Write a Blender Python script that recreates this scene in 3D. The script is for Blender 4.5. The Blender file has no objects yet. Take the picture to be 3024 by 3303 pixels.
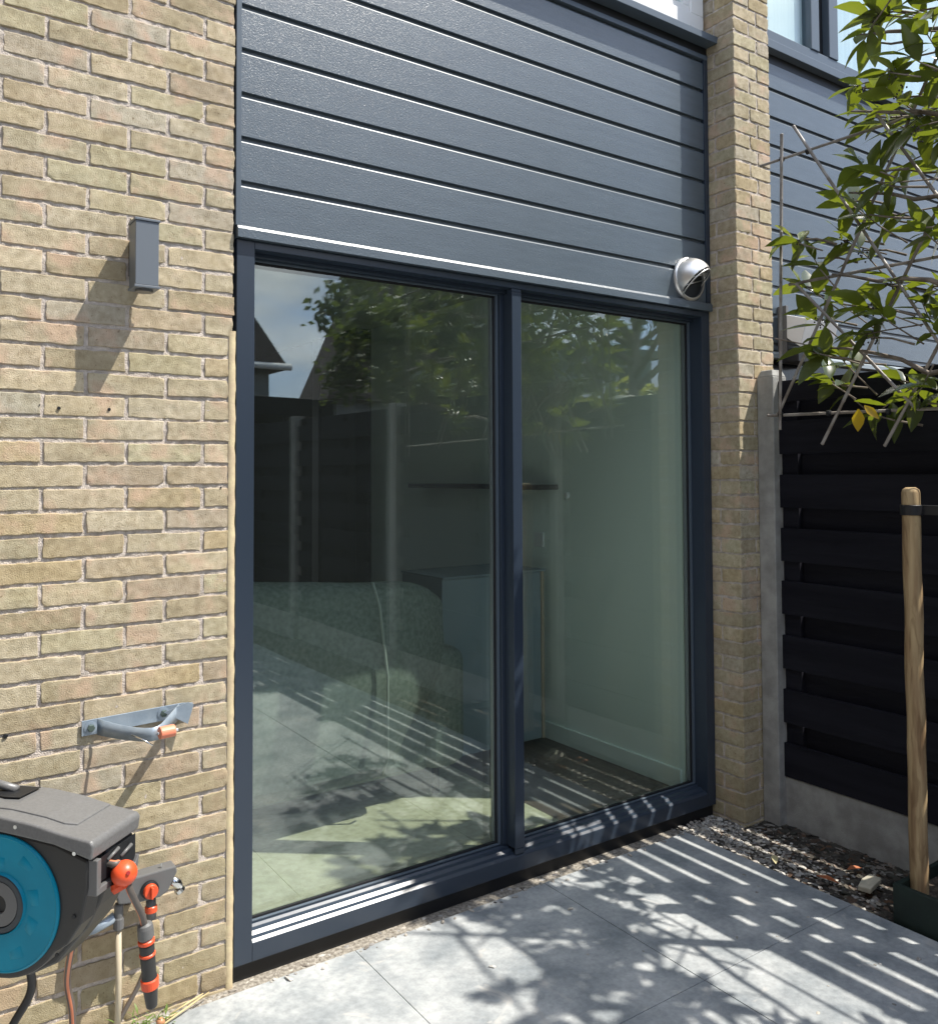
import bpy, math, random
from mathutils import Vector, Matrix, noise
random.seed(11)
S = bpy.context.scene
COL = S.collection
R = math.radians

# ------------------------------------------------------------------ camera
cam_d = bpy.data.cameras.new("camera"); cam = bpy.data.objects.new("camera", cam_d); COL.objects.link(cam)
yaw, pit, rol = 0.6079734, 0.0338037, -0.0045686
C0 = Vector((-0.913425, -2.564308, 1.527973))
fw = Vector((math.sin(yaw)*math.cos(pit), math.cos(yaw)*math.cos(pit), math.sin(pit)))
r0 = Vector((math.cos(yaw), -math.sin(yaw), 0)); u0 = r0.cross(fw)
rr = math.cos(rol)*r0 + math.sin(rol)*u0; uu = -math.sin(rol)*r0 + math.cos(rol)*u0
cam.matrix_world = Matrix(((rr.x, uu.x, -fw.x, C0.x), (rr.y, uu.y, -fw.y, C0.y), (rr.z, uu.z, -fw.z, C0.z), (0, 0, 0, 1)))
cam_d.sensor_fit = 'HORIZONTAL'; cam_d.sensor_width = 36.0
cam_d.lens = 2762.9/3024*36.0
cam_d.shift_y = -(1651.5-1434.975)/3024
cam_d.clip_start = 0.05; cam_d.clip_end = 3000
S.camera = cam

# ------------------------------------------------------------------ world + sun + exposure
SUND = Vector((-0.465, 0.375, -1.0)).normalized()      # travel direction of sunlight
w = bpy.data.worlds.new("World"); S.world = w; w.use_nodes = True
nt = w.node_tree; N = nt.nodes; K = nt.links
bg = N['Background']; bg.inputs['Strength'].default_value = 0.15
sky = N.new('ShaderNodeTexSky'); sky.sky_type = 'NISHITA'; sky.sun_disc = False
sky.sun_elevation = math.asin(-SUND.z); sky.sun_rotation = math.atan2(-SUND.x, -SUND.y)
tc = N.new('ShaderNodeTexCoord')
mp = N.new('ShaderNodeMapping'); mp.inputs['Scale'].default_value = (1, 1, 2.4); mp.inputs['Location'].default_value = (0.35, 0.2, 0.1)
nz = N.new('ShaderNodeTexNoise'); nz.inputs['Scale'].default_value = 2.6; nz.inputs['Detail'].default_value = 9; nz.inputs['Roughness'].default_value = .55
cr = N.new('ShaderNodeValToRGB'); cr.color_ramp.elements[0].position = .44; cr.color_ramp.elements[1].position = .60
hz = N.new('ShaderNodeMixRGB'); hz.inputs[0].default_value = .55; hz.inputs[2].default_value = (2.6, 3.7, 6.2, 1)   # bright summer haze in the blue
nz2 = N.new('ShaderNodeTexNoise'); nz2.inputs['Scale'].default_value = 5.0; nz2.inputs['Detail'].default_value = 6
cr2 = N.new('ShaderNodeValToRGB'); cr2.color_ramp.elements[0].position = .35; cr2.color_ramp.elements[1].position = .68
cr2.color_ramp.elements[0].color = (.40, .45, .52, 1); cr2.color_ramp.elements[1].color = (1, 1, 1, 1)
vm = N.new('ShaderNodeVectorMath'); vm.operation = 'SCALE'; vm.inputs['Scale'].default_value = 8.5
mx = N.new('ShaderNodeMixRGB')
K.new(tc.outputs['Generated'], mp.inputs['Vector']); K.new(mp.outputs[0], nz.inputs['Vector']); K.new(nz.outputs['Fac'], cr.inputs[0])
K.new(mp.outputs[0], nz2.inputs['Vector']); K.new(nz2.outputs['Fac'], cr2.inputs[0])
K.new(cr.outputs[0], mx.inputs[0]); K.new(sky.outputs[0], hz.inputs[1]); K.new(hz.outputs[0], mx.inputs[1]); K.new(cr2.outputs[0], vm.inputs[0]); K.new(vm.outputs[0], mx.inputs[2]); K.new(mx.outputs[0], bg.inputs['Color'])
sd = bpy.data.lights.new("sun", 'SUN'); sd.energy = 4.6; sd.angle = R(0.53); sd.color = (1.0, .95, .86)
sun = bpy.data.objects.new("sun", sd); COL.objects.link(sun)
sun.rotation_euler = SUND.to_track_quat('-Z', 'Y').to_euler(); sun.location = (4, -4, 8)
S.view_settings.view_transform = 'Standard'; S.view_settings.look = 'None'
S.view_settings.exposure = 0.80; S.view_settings.gamma = 1.0
S.render.engine = 'CYCLES'
S.cycles.transparent_max_bounces = 16; S.cycles.max_bounces = 10; S.cycles.transmission_bounces = 8

# ------------------------------------------------------------------ helpers
class MB:
    def __init__(s): s.v = []; s.f = []; s.m = []
    def add(s, vs, fs, mi=0):
        b = len(s.v); s.v += [tuple(q) for q in vs]
        for f in fs: s.f.append(tuple(b+i for i in f)); s.m.append(mi)
        return s
    def box(s, x0, x1, y0, y1, z0, z1, mi=0, M=None):
        vs = [Vector((x, y, z)) for x in (x0, x1) for y in (y0, y1) for z in (z0, z1)]
        if M is not None: vs = [M(q) for q in vs]
        return s.add(vs, [(0, 1, 3, 2), (4, 6, 7, 5), (0, 4, 5, 1), (2, 3, 7, 6), (0, 2, 6, 4), (1, 5, 7, 3)], mi)
    def tube(s, pts, rad, n=10, cap=True, mi=0):
        pts = [Vector(q) for q in pts]; L = len(pts); rings = []
        if not hasattr(rad, '__len__'): rad = [rad]*L
        prev = None
        for i, q in enumerate(pts):
            t = (pts[min(i+1, L-1)]-pts[max(i-1, 0)]).normalized()
            if prev is None:
                a = Vector((0, 0, 1)) if abs(t.z) < .9 else Vector((1, 0, 0)); u = t.cross(a).normalized()
            else:
                u = (prev - t*prev.dot(t)).normalized()
            prev = u; v = t.cross(u)
            rings.append([q+(u*math.cos(2*math.pi*k/n)+v*math.sin(2*math.pi*k/n))*rad[i] for k in range(n)])
        vs = [q for r_ in rings for q in r_]; fs = []
        for i in range(L-1):
            for k in range(n): fs.append((i*n+k, i*n+(k+1) % n, (i+1)*n+(k+1) % n, (i+1)*n+k))
        if cap: fs.append(tuple(range(n-1, -1, -1))); fs.append(tuple((L-1)*n+k for k in range(n)))
        return s.add(vs, fs, mi)
    def lathe(s, prof, o, ax, n=32, mi=0, cap=True):   # prof: (r, h) along axis
        o = Vector(o); ax = Vector(ax).normalized(); a = Vector((0, 0, 1)) if abs(ax.z) < .9 else Vector((1, 0, 0))
        u = ax.cross(a).normalized(); v = ax.cross(u)
        vs = [o+ax*h+(u*math.cos(2*math.pi*k/n)+v*math.sin(2*math.pi*k/n))*r_ for r_, h in prof for k in range(n)]
        L = len(prof); fs = []
        for i in range(L-1):
            for k in range(n): fs.append((i*n+k, i*n+(k+1) % n, (i+1)*n+(k+1) % n, (i+1)*n+k))
        if cap: fs.append(tuple(range(n-1, -1, -1))); fs.append(tuple((L-1)*n+k for k in range(n)))
        return s.add(vs, fs, mi)
    def prism(s, poly, f, a, b, mi=0):                   # poly 2D, f(p,q,t) -> 3D, t from a to b
        n = len(poly)
        vs = [f(p, q, a) for p, q in poly]+[f(p, q, b) for p, q in poly]
        fs = [tuple(range(n)), tuple(range(2*n-1, n-1, -1))]+[(i, i+n, (i+1) % n+n, (i+1) % n) for i in range(n)]
        return s.add(vs, fs, mi)
    def build(s, name, mat=None, parent=None, bevel=0, smooth=False, seg=2, label=None):
        me = bpy.data.meshes.new(name); me.from_pydata(s.v, [], s.f)
        mats = mat if isinstance(mat, (list, tuple)) else [mat]
        for q in mats: me.materials.append(q)
        if len(mats) > 1: me.polygons.foreach_set('material_index', s.m)
        import bmesh
        bm = bmesh.new(); bm.from_mesh(me); bmesh.ops.recalc_face_normals(bm, faces=bm.faces); bm.to_mesh(me); bm.free()
        if smooth: me.polygons.foreach_set('use_smooth', [True]*len(me.polygons))
        me.update()
        o = bpy.data.objects.new(name, me); COL.objects.link(o)
        if parent: o.parent = parent; o.matrix_parent_inverse = Matrix.Translation(-parent.location) if parent.location.length else Matrix()
        if bevel:
            b = o.modifiers.new('bevel', 'BEVEL'); b.width = bevel; b.segments = seg; b.limit_method = 'ANGLE'; b.angle_limit = R(40)
            if smooth is False:
                me.polygons.foreach_set('use_smooth', [False]*len(me.polygons))
        if label: o['label'] = label
        return o

def thing(name, label, cat, loc=(0, 0, 0), group=None):
    o = bpy.data.objects.new(name, None); COL.objects.link(o); o.location = loc; o.empty_display_size = .1
    o['label'] = label; o['category'] = cat
    if group: o['group'] = group
    return o
def tag(o, label, cat, group=None):
    o['label'] = label; o['category'] = cat
    if group: o['group'] = group
    return o
def struct(o): o['kind'] = 'structure'; return o
def stuff(o, label, cat): o['kind'] = 'stuff'; o['label'] = label; o['category'] = cat; return o

def mat(name, col, rough=.6, metal=0, spec=.5, col2=None, nscale=20, bump=0, bscale=200, stretch=(1, 1, 1), island=None, coat=0, detail=6, bdist=.002, ramp=(.35, .65)):
    m = bpy.data.materials.new(name); m.use_nodes = True; t = m.node_tree; n = t.nodes; k = t.links
    b = n['Principled BSDF']; b.inputs['Base Color'].default_value = (*col, 1); b.inputs['Roughness'].default_value = rough
    b.inputs['Metallic'].default_value = metal; b.inputs['Specular IOR Level'].default_value = spec; b.inputs['Coat Weight'].default_value = coat
    tcn = n.new('ShaderNodeTexCoord'); mpn = n.new('ShaderNodeMapping'); mpn.inputs['Scale'].default_value = stretch
    k.new(tcn.outputs['Object'], mpn.inputs[0])
    out = None
    if col2:
        a = n.new('ShaderNodeTexNoise'); a.inputs['Scale'].default_value = nscale; a.inputs['Detail'].default_value = detail
        k.new(mpn.outputs[0], a.inputs['Vector'])
        r_ = n.new('ShaderNodeValToRGB'); r_.color_ramp.elements[0].position = ramp[0]; r_.color_ramp.elements[1].position = ramp[1]
        r_.color_ramp.elements[0].color = (*col, 1); r_.color_ramp.elements[1].color = (*col2, 1)
        k.new(a.outputs['Fac'], r_.inputs[0]); out = r_.outputs[0]
    if island:                                        # list of colours picked per mesh island
        g = n.new('ShaderNodeNewGeometry'); r2 = n.new('ShaderNodeValToRGB'); e = r2.color_ramp.elements
        r2.color_ramp.interpolation = 'LINEAR'
        for i, c in enumerate(island):
            p = i/(len(island)-1)
            if i < 2: e[i].position = p if i == 0 else 1; q = e[i]
            else: q = e.new(p)
        cols = island; e[0].position = 0; e[0].color = (*cols[0], 1)
        while len(e) > 2: e.remove(e[1])
        e[1].position = 1; e[1].color = (*cols[-1], 1)
        for i in range(1, len(cols)-1): q = e.new(i/(len(cols)-1)); q.color = (*cols[i], 1)
        k.new(g.outputs['Random Per Island'], r2.inputs[0])
        if out is not None:
            x_ = n.new('ShaderNodeMixRGB'); x_.blend_type = 'MULTIPLY'; x_.inputs[0].default_value = 1
            k.new(r2.outputs[0], x_.inputs[1]); k.new(out, x_.inputs[2]); out = x_.outputs[0]
        else: out = r2.outputs[0]
    if out is not None: k.new(out, b.inputs['Base Color'])
    if bump:
        a = n.new('ShaderNodeTexNoise'); a.inputs['Scale'].default_value = bscale; a.inputs['Detail'].default_value = 5
        k.new(mpn.outputs[0], a.inputs['Vector'])
        bp = n.new('ShaderNodeBump'); bp.inputs['Strength'].default_value = bump; bp.inputs['Distance'].default_value = bdist
        k.new(a.outputs['Fac'], bp.inputs['Height']); k.new(bp.outputs[0], b.inputs['Normal'])
    return m

# ------------------------------------------------------------------ materials
def brick_material():
    m = mat('brick', (1, 1, 1), rough=.92, spec=.15, col2=(.70, .67, .63), nscale=48, bump=.7, bscale=330, bdist=.0025, ramp=(.3, .7),
            island=[(.50, .435, .31), (.60, .53, .40), (.47, .42, .30), (.58, .485, .36), (.53, .49, .34), (.64, .55, .40), (.45, .385, .27), (.58, .475, .31), (.55, .51, .42), (.50, .41, .31)])
    t = m.node_tree; n = t.nodes; k = t.links; b = n['Principled BSDF']
    src = b.inputs['Base Color'].links[0].from_socket
    tcn = n.new('ShaderNodeTexCoord')
    a = n.new('ShaderNodeTexNoise'); a.inputs['Scale'].default_value = 9; a.inputs['Detail'].default_value = 3
    k.new(tcn.outputs['Object'], a.inputs['Vector'])
    r_ = n.new('ShaderNodeValToRGB'); r_.color_ramp.elements[0].position = .54; r_.color_ramp.elements[1].position = .66
    k.new(a.outputs['Fac'], r_.inputs[0])
    x_ = n.new('ShaderNodeMixRGB'); x_.inputs[2].default_value = (.54, .375, .27, 1)
    mm = n.new('ShaderNodeMath'); mm.operation = 'MULTIPLY'; mm.inputs[1].default_value = .6
    k.new(r_.outputs[0], mm.inputs[0]); k.new(mm.outputs[0], x_.inputs[0]); k.new(src, x_.inputs[1])
    # darker olive tint towards the ground
    sp = n.new('ShaderNodeSeparateXYZ'); k.new(tcn.outputs['Object'], sp.inputs[0])
    mr = n.new('ShaderNodeMapRange'); mr.inputs[1].default_value = .1; mr.inputs[2].default_value = 1.0; mr.inputs[3].default_value = .38; mr.inputs[4].default_value = 0
    k.new(sp.outputs['Z'], mr.inputs[0])
    y_ = n.new('ShaderNodeMixRGB'); y_.blend_type = 'MIX'; y_.inputs[2].default_value = (.33, .27, .155, 1)
    k.new(mr.outputs[0], y_.inputs[0]); k.new(x_.outputs[0], y_.inputs[1]); 
    # dark specks and pits
    v = n.new('ShaderNodeTexNoise'); v.inputs['Scale'].default_value = 150; v.inputs['Detail'].default_value = 2; k.new(tcn.outputs['Object'], v.inputs['Vector'])
    rv = n.new('ShaderNodeValToRGB'); rv.color_ramp.elements[0].position = .27; rv.color_ramp.elements[1].position = .36; rv.color_ramp.elements[0].color = (.55, .5, .45, 1)
    k.new(v.outputs['Fac'], rv.inputs[0])
    z_ = n.new('ShaderNodeMixRGB'); z_.blend_type = 'MULTIPLY'; z_.inputs[0].default_value = 1
    lf = n.new('ShaderNodeTexNoise'); lf.inputs['Scale'].default_value = 4.5; lf.inputs['Detail'].default_value = 7; lf.inputs['Roughness'].default_value = .7; k.new(tcn.outputs['Object'], lf.inputs['Vector'])
    rl = n.new('ShaderNodeValToRGB'); rl.color_ramp.elements[0].position = .34; rl.color_ramp.elements[0].color = (.78, .77, .70, 1); rl.color_ramp.elements[1].position = .60; k.new(lf.outputs['Fac'], rl.inputs[0])
    w_ = n.new('ShaderNodeMixRGB'); w_.blend_type = 'MULTIPLY'; w_.inputs[0].default_value = 1; k.new(y_.outputs[0], w_.inputs[1]); k.new(rl.outputs[0], w_.inputs[2])
    k.new(w_.outputs[0], z_.inputs[1]); k.new(rv.outputs[0], z_.inputs[2]); k.new(z_.outputs[0], b.inputs['Base Color'])
    return m
M_brick = brick_material()
M_mortar = mat('mortar', (.40, .35, .305), rough=.95, spec=.1, col2=(.62, .55, .49), nscale=45, bump=.9, bscale=260, bdist=.004)
M_pale = mat('pale_mortar', (.62, .53, .33), rough=.9, spec=.1, col2=(.50, .40, .27), nscale=25, bump=.5, bscale=200)
def clad_material():
    m = mat('cladding', (.066, .088, .109), rough=.315, spec=1.0, col2=(.078, .103, .126), nscale=6, stretch=(1, 1, 8))
    t = m.node_tree; n = t.nodes; k = t.links; b = n['Principled BSDF']
    tcn = n.new('ShaderNodeTexCoord'); mpn = n.new('ShaderNodeMapping'); mpn.inputs['Scale'].default_value = (.5, 1, 1.3); k.new(tcn.outputs['Object'], mpn.inputs[0])
    a = n.new('ShaderNodeTexNoise'); a.inputs['Scale'].default_value = 420; a.inputs['Detail'].default_value = 3; k.new(mpn.outputs[0], a.inputs['Vector'])
    a2 = n.new('ShaderNodeTexNoise'); a2.inputs['Scale'].default_value = 170; a2.inputs['Detail'].default_value = 3; k.new(tcn.outputs['Object'], a2.inputs['Vector'])
    ad = n.new('ShaderNodeMath'); ad.operation = 'ADD'; k.new(a.outputs['Fac'], ad.inputs[0]); k.new(a2.outputs['Fac'], ad.inputs[1])
    bp = n.new('ShaderNodeBump'); bp.inputs['Strength'].default_value = .55; bp.inputs['Distance'].default_value = .0014
    k.new(ad.outputs[0], bp.inputs['Height']); k.new(bp.outputs[0], b.inputs['Normal'])
    return m
M_clad = clad_material()
M_frame = mat('frame_paint', (.028, .040, .060), rough=.28, spec=.5, bump=.12, bscale=500, bdist=.0006)
M_frame2 = mat('frame_paint_light', (.085, .11, .138), rough=.38, spec=.5, bump=.1, bscale=400, bdist=.0006)
M_black = mat('black_plastic', (.008, .009, .011), rough=.5)
M_gasket = mat('gasket', (.010, .010, .012), rough=.6)
M_bead = mat('spacer_metal', (.38, .41, .42), rough=.35, metal=.7)
M_white = mat('white_paint', (.80, .80, .79), rough=.35)
M_lampcol = mat('lamp_anthracite', (.13, .15, .175), rough=.4, bump=.15, bscale=600, bdist=.0005)
M_steel = mat('stainless', (.80, .78, .75), rough=.34, metal=.85, bump=.15, bscale=60, stretch=(1, 1, .2), bdist=.001)
M_concrete = mat('concrete', (.25, .245, .23), rough=.9, spec=.2, col2=(.36, .355, .335), nscale=14, bump=.55, bscale=160, bdist=.003)
M_fence = mat('black_stained_wood', (.0055, .0055, .0095), rough=.7, spec=.18, col2=(.012, .012, .018), nscale=9, stretch=(1, .12, 1.5), bump=.5, bscale=70, bdist=.003)
M_soil = mat('soil', (.045, .035, .026), rough=.95, col2=(.11, .085, .062), nscale=30, bump=1, bscale=80, bdist=.02)
M_stake = mat('stake_wood', (.25, .16, .085), rough=.75, spec=.25, col2=(.42, .31, .17), nscale=7, stretch=(5, 5, .55), bump=.35, bscale=40, bdist=.002, detail=8)
def _stake():
    t = M_stake.node_tree; n = t.nodes; k = t.links; b = n['Principled BSDF']; src = b.inputs['Base Color'].links[0].from_socket
    tcn = n.new('ShaderNodeTexCoord'); m1 = n.new('ShaderNodeMapping'); m1.inputs['Scale'].default_value = (1, 1, .16); k.new(tcn.outputs['Object'], m1.inputs[0])
    a = n.new('ShaderNodeTexNoise'); a.inputs['Scale'].default_value = 38; a.inputs['Detail'].default_value = 3; a.inputs['Distortion'].default_value = 1.2; k.new(m1.outputs[0], a.inputs['Vector'])
    r_ = n.new('ShaderNodeValToRGB'); r_.color_ramp.elements[0].position = .36; r_.color_ramp.elements[0].color = (.30, .22, .16, 1); r_.color_ramp.elements[1].position = .50; r_.color_ramp.elements[1].color = (1, 1, 1, 1); k.new(a.outputs['Fac'], r_.inputs[0])
    v = n.new('ShaderNodeTexVoronoi'); v.inputs['Scale'].default_value = 9; k.new(tcn.outputs['Object'], v.inputs['Vector'])
    rv = n.new('ShaderNodeValToRGB'); rv.color_ramp.elements[0].position = .06; rv.color_ramp.elements[0].color = (.25, .15, .10, 1); rv.color_ramp.elements[1].position = .16; k.new(v.outputs['Distance'], rv.inputs[0])
    x1 = n.new('ShaderNodeMixRGB'); x1.blend_type = 'MULTIPLY'; x1.inputs[0].default_value = .42; k.new(src, x1.inputs[1]); k.new(r_.outputs[0], x1.inputs[2])
    x2 = n.new('ShaderNodeMixRGB'); x2.blend_type = 'MULTIPLY'; x2.inputs[0].default_value = .9; k.new(x1.outputs[0], x2.inputs[1]); k.new(rv.outputs[0], x2.inputs[2]); k.new(x2.outputs[0], b.inputs['Base Color'])
_stake()
M_bamboo = mat('cane', (.16, .13, .105), rough=.5, col2=(.34, .31, .28), nscale=14, bump=.3, bscale=90)
M_bark = mat('bark', (.13, .10, .075), rough=.85, col2=(.24, .20, .16), nscale=30, bump=.7, bscale=90, bdist=.004)
M_rubber = mat('rubber', (.01, .01, .012), rough=.45)
M_planter = mat('planter_green', (.004, .012, .009), rough=.6, col2=(.008, .02, .015), nscale=12, bump=.3, bscale=60)
M_reel = mat('reel_plastic', (.026, .026, .026), rough=.42, spec=.45, bump=.35, bscale=500, bdist=.0008)
M_lid = mat('reel_lid_plastic', (.125, .125, .125), rough=.36, spec=.5, col2=(.15, .15, .15), nscale=160, bump=.35, bscale=420, bdist=.0008)
M_teal = mat('teal_plastic', (.0, .20, .31), rough=.40, spec=.25, col2=(.0, .25, .38), nscale=9)
M_orange = mat('orange_plastic', (.72, .085, .025), rough=.38)
M_salmon = mat('salmon_plastic', (.75, .24, .14), rough=.45)
M_grayp = mat('gray_plastic', (.12, .12, .12), rough=.4)
M_zinc = mat('zinc_bracket', (.26, .32, .385), rough=.38, metal=.35, col2=(.34, .40, .46), nscale=30, bump=.15, bscale=200)
M_pipe = mat('pale_pipe', (.50, .43, .31), rough=.5)
M_chrome = mat('chrome', (.72, .72, .70), rough=.18, metal=1)
M_tile = None
def tile_material():
    m = mat('porcelain_tile', (.20, .22, .235), rough=.55, spec=.4, col2=(.42, .43, .43), nscale=5.5, bump=.25, bscale=120, bdist=.002, detail=10, ramp=(.32, .68))
    t = m.node_tree; n = t.nodes; k = t.links; b = n['Principled BSDF']; src = b.inputs['Base Color'].links[0].from_socket
    tcn = n.new('ShaderNodeTexCoord')
    a = n.new('ShaderNodeTexNoise'); a.inputs['Scale'].default_value = 45; a.inputs['Detail'].default_value = 8; a.inputs['Roughness'].default_value = .7; k.new(tcn.outputs['Object'], a.inputs['Vector'])
    r_ = n.new('ShaderNodeValToRGB'); r_.color_ramp.elements[0].position = .35; r_.color_ramp.elements[0].color = (.80, .80, .80, 1); r_.color_ramp.elements[1].position = .62; r_.color_ramp.elements[1].color = (1.08, 1.08, 1.07, 1)
    k.new(a.outputs['Fac'], r_.inputs[0])
    x_ = n.new('ShaderNodeMixRGB'); x_.blend_type = 'MULTIPLY'; x_.inputs[0].default_value = 1; k.new(src, x_.inputs[1]); k.new(r_.outputs[0], x_.inputs[2])
    # thin pale scratches / dust smears
    v = n.new('ShaderNodeTexNoise'); v.inputs['Scale'].default_value = 7; v.inputs['Detail'].default_value = 12; v.inputs['Distortion'].default_value = 1.5; k.new(tcn.outputs['Object'], v.inputs['Vector'])
    rv = n.new('ShaderNodeValToRGB'); rv.color_ramp.elements[0].position = .62; rv.color_ramp.elements[1].position = .72; k.new(v.outputs['Fac'], rv.inputs[0])
    y_ = n.new('ShaderNodeMixRGB'); y_.inputs[2].default_value = (.42, .41, .39, 1)
    k.new(rv.outputs[0], y_.inputs[0]); k.new(x_.outputs[0], y_.inputs[1]); k.new(y_.outputs[0], b.inputs['Base Color'])
    return m
M_tile = tile_material()
def glass_material(name, tint, ior=1.75, dust_veil=0):
    m = bpy.data.materials.new(name); m.use_nodes = True; t = m.node_tree; n = t.nodes; k = t.links
    n.remove(n['Principled BSDF']); out = n['Material Output']
    tr = n.new('ShaderNodeBsdfTransparent'); tr.inputs[0].default_value = (*tint, 1)
    gl = n.new('ShaderNodeBsdfGlossy'); gl.inputs['Roughness'].default_value = 0.0; gl.inputs['Color'].default_value = (.92, .97, .97, 1)
    lw = n.new('ShaderNodeLayerWeight'); lw.inputs[0].default_value = .5
    pw = n.new('ShaderNodeMath'); pw.operation = 'POWER'; pw.inputs[1].default_value = 5; k.new(lw.outputs['Facing'], pw.inputs[0])
    r0_ = ((ior-1)/(ior+1))**2; fr = n.new('ShaderNodeMath'); fr.operation = 'MULTIPLY_ADD'; fr.inputs[1].default_value = 1-r0_; fr.inputs[2].default_value = r0_; k.new(pw.outputs[0], fr.inputs[0])
    mx_ = n.new('ShaderNodeMixShader')
    tcn = n.new('ShaderNodeTexCoord'); a = n.new('ShaderNodeTexNoise'); a.inputs['Scale'].default_value = 1.6; a.inputs['Detail'].default_value = 1; k.new(tcn.outputs['Object'], a.inputs['Vector'])
    bp = n.new('ShaderNodeBump'); bp.inputs['Strength'].default_value = .10; bp.inputs['Distance'].default_value = .008; k.new(a.outputs['Fac'], bp.inputs['Height']); k.new(bp.outputs[0], gl.inputs['Normal'])
    k.new(fr.outputs[0], mx_.inputs[0]); k.new(tr.outputs[0], mx_.inputs[1]); k.new(gl.outputs[0], mx_.inputs[2]); df = n.new('ShaderNodeBsdfDiffuse'); df.inputs[0].default_value = (.80, .90, .84, 1); mx3 = n.new('ShaderNodeMixShader'); mx3.inputs[0].default_value = dust_veil
    k.new(mx_.outputs[0], mx3.inputs[1]); k.new(df.outputs[0], mx3.inputs[2]); k.new(mx3.outputs[0], out.inputs[0])  # even dust film, added for a milky haze over the glass
    return m
M_glass = glass_material('door_glass', (.93, .98, .95), 2.15, dust_veil=.0055)
M_glass2 = glass_material('window_glass', (.9, .95, .95), 1.6)
def leaf_material(name, cols, trans, tfac=.45, rough=.32):
    m = mat(name, (1, 1, 1), rough=rough, spec=.55, island=cols)
    t = m.node_tree; n = t.nodes; k = t.links; b = n['Principled BSDF']; out = n['Material Output']
    tl = n.new('ShaderNodeBsdfTranslucent'); tl.inputs[0].default_value = (*trans, 1)
    mx_ = n.new('ShaderNodeMixShader'); mx_.inputs[0].default_value = tfac
    k.new(b.outputs[0], mx_.inputs[1]); k.new(tl.outputs[0], mx_.inputs[2]); k.new(mx_.outputs[0], out.inputs[0])
    return m
M_leaf = leaf_material('espalier_leaf', [(.024, .040, .014), (.050, .075, .018), (.022, .036, .022), (.11, .135, .02), (.035, .052, .018), (.07, .085, .035), (.04, .06, .02)], (.27, .33, .02), .28, .25)
M_leafy = leaf_material('yellow_leaf', [(.55, .42, .02), (.65, .35, .02)], (.8, .6, .02), .5)
M_tree1 = leaf_material('garden_leaf', [(.035, .06, .018), (.06, .09, .03), (.05, .07, .02), (.085, .10, .035)], (.20, .26, .05), .32, .5)
M_tree2 = leaf_material('yellow_green_leaf', [(.22, .25, .04), (.30, .30, .05), (.18, .22, .04)], (.5, .5, .06), .4, .5)
M_berry = mat('berry', (.035, .028, .02), rough=.4)
M_roof = mat('roof_tile', (.10, .075, .06), rough=.8, col2=(.16, .12, .095), nscale=6, bump=1, bscale=25, bdist=.05, stretch=(1, 1, 3))
M_hwall = mat('far_wall', (.16, .17, .17), rough=.9, col2=(.22, .22, .20), nscale=3)
M_hwall2 = mat('far_wall_green', (.13, .17, .16), rough=.9, col2=(.16, .20, .18), nscale=3)
M_grass = mat('grass', (.04, .07, .02), rough=.9, col2=(.08, .12, .03), nscale=12, bump=1, bscale=150, bdist=.02)
M_wallin = mat('room_wall', (.84, .92, .85), rough=.8, col2=(.87, .94, .88), nscale=2)
M_floor = mat('wood_floor', (.085, .060, .046), rough=.33, spec=.5, col2=(.15, .11, .085), nscale=5, stretch=(6, .6, 1), bump=.2, bscale=60)
M_sofa = mat('sofa_fabric', (.16, .19, .165), rough=.95, spec=.1, col2=(.235, .265, .235), nscale=55, bump=.6, bscale=300)
M_piping = mat('piping', (.35, .38, .34), rough=.8)
M_panel = mat('cabinet_paint', (.27, .32, .35), rough=.5)
M_woodl = mat('pale_wood', (.45, .36, .26), rough=.5)
M_dark = mat('dark_wood', (.02, .015, .013), rough=.4)
M_rug = mat('rug', (.36, .33, .235), rough=.95, col2=(.46, .43, .32), nscale=40, bump=.6, bscale=200)
M_stone = mat('gravel_stone', (1, 1, 1), rough=.85, spec=.2, col2=(.8, .8, .8), nscale=90, island=[(.10, .095, .09), (.45, .43, .39), (.2, .19, .18), (.60, .58, .54), (.13, .11, .09), (.34, .31, .27), (.55, .50, .43), (.16, .15, .15)])
M_chip = mat('mulch', (1, 1, 1), rough=.85, spec=.2, col2=(.75, .75, .75), nscale=60, island=[(.035, .030, .025), (.07, .062, .052), (.035, .033, .03), (.11, .095, .075), (.05, .046, .042), (.13, .075, .045), (.28, .265, .24), (.04, .04, .03), (.09, .085, .075)])
M_weed = leaf_material('weed_leaf', [(.10, .16, .04), (.16, .24, .06)], (.4, .6, .1), .35, .5)
M_straw = mat('straw', (.52, .42, .22), rough=.7)

# ================================================================== THE SETTING
g = MB(); n_ = 24
g.add([(-300, -300, -.06), (300, -300, -.06), (300, 300, -.06), (-300, 300, -.06)], [(0, 1, 2, 3)])
struct(g.build('ground', M_soil))
# lawn beyond the patio
g = MB().box(-6, 1.94, -9, -5.06, -.05, -.012); struct(g.build('lawn', M_grass))
# patio: large porcelain slabs, joints 4 mm
g = MB()
xs = [-3.53+.784*i for i in range(8)]
xs = [1.952-.785*i for i in range(7)][::-1]
ys_ = [-.05, -.804, -1.59, -2.375, -3.16, -3.945, -4.73]
for i in range(len(xs)-1):
    for j in range(len(ys_)-1):
        g.box(xs[i]+.0012, xs[i+1]-.0012, ys_[j+1]+.0012, ys_[j]-.0012, -.03, 0.0+random.uniform(-.0006, .0006))
struct(g.build('patio', M_tile, bevel=.0010, seg=2))
g = MB().box(xs[0], xs[-1]-.004, -4.75, -.054, -.05, -.0035)
struct(g.build('patio_joints', mat('joint_sand', (.16, .16, .155), rough=.95)))
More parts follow.
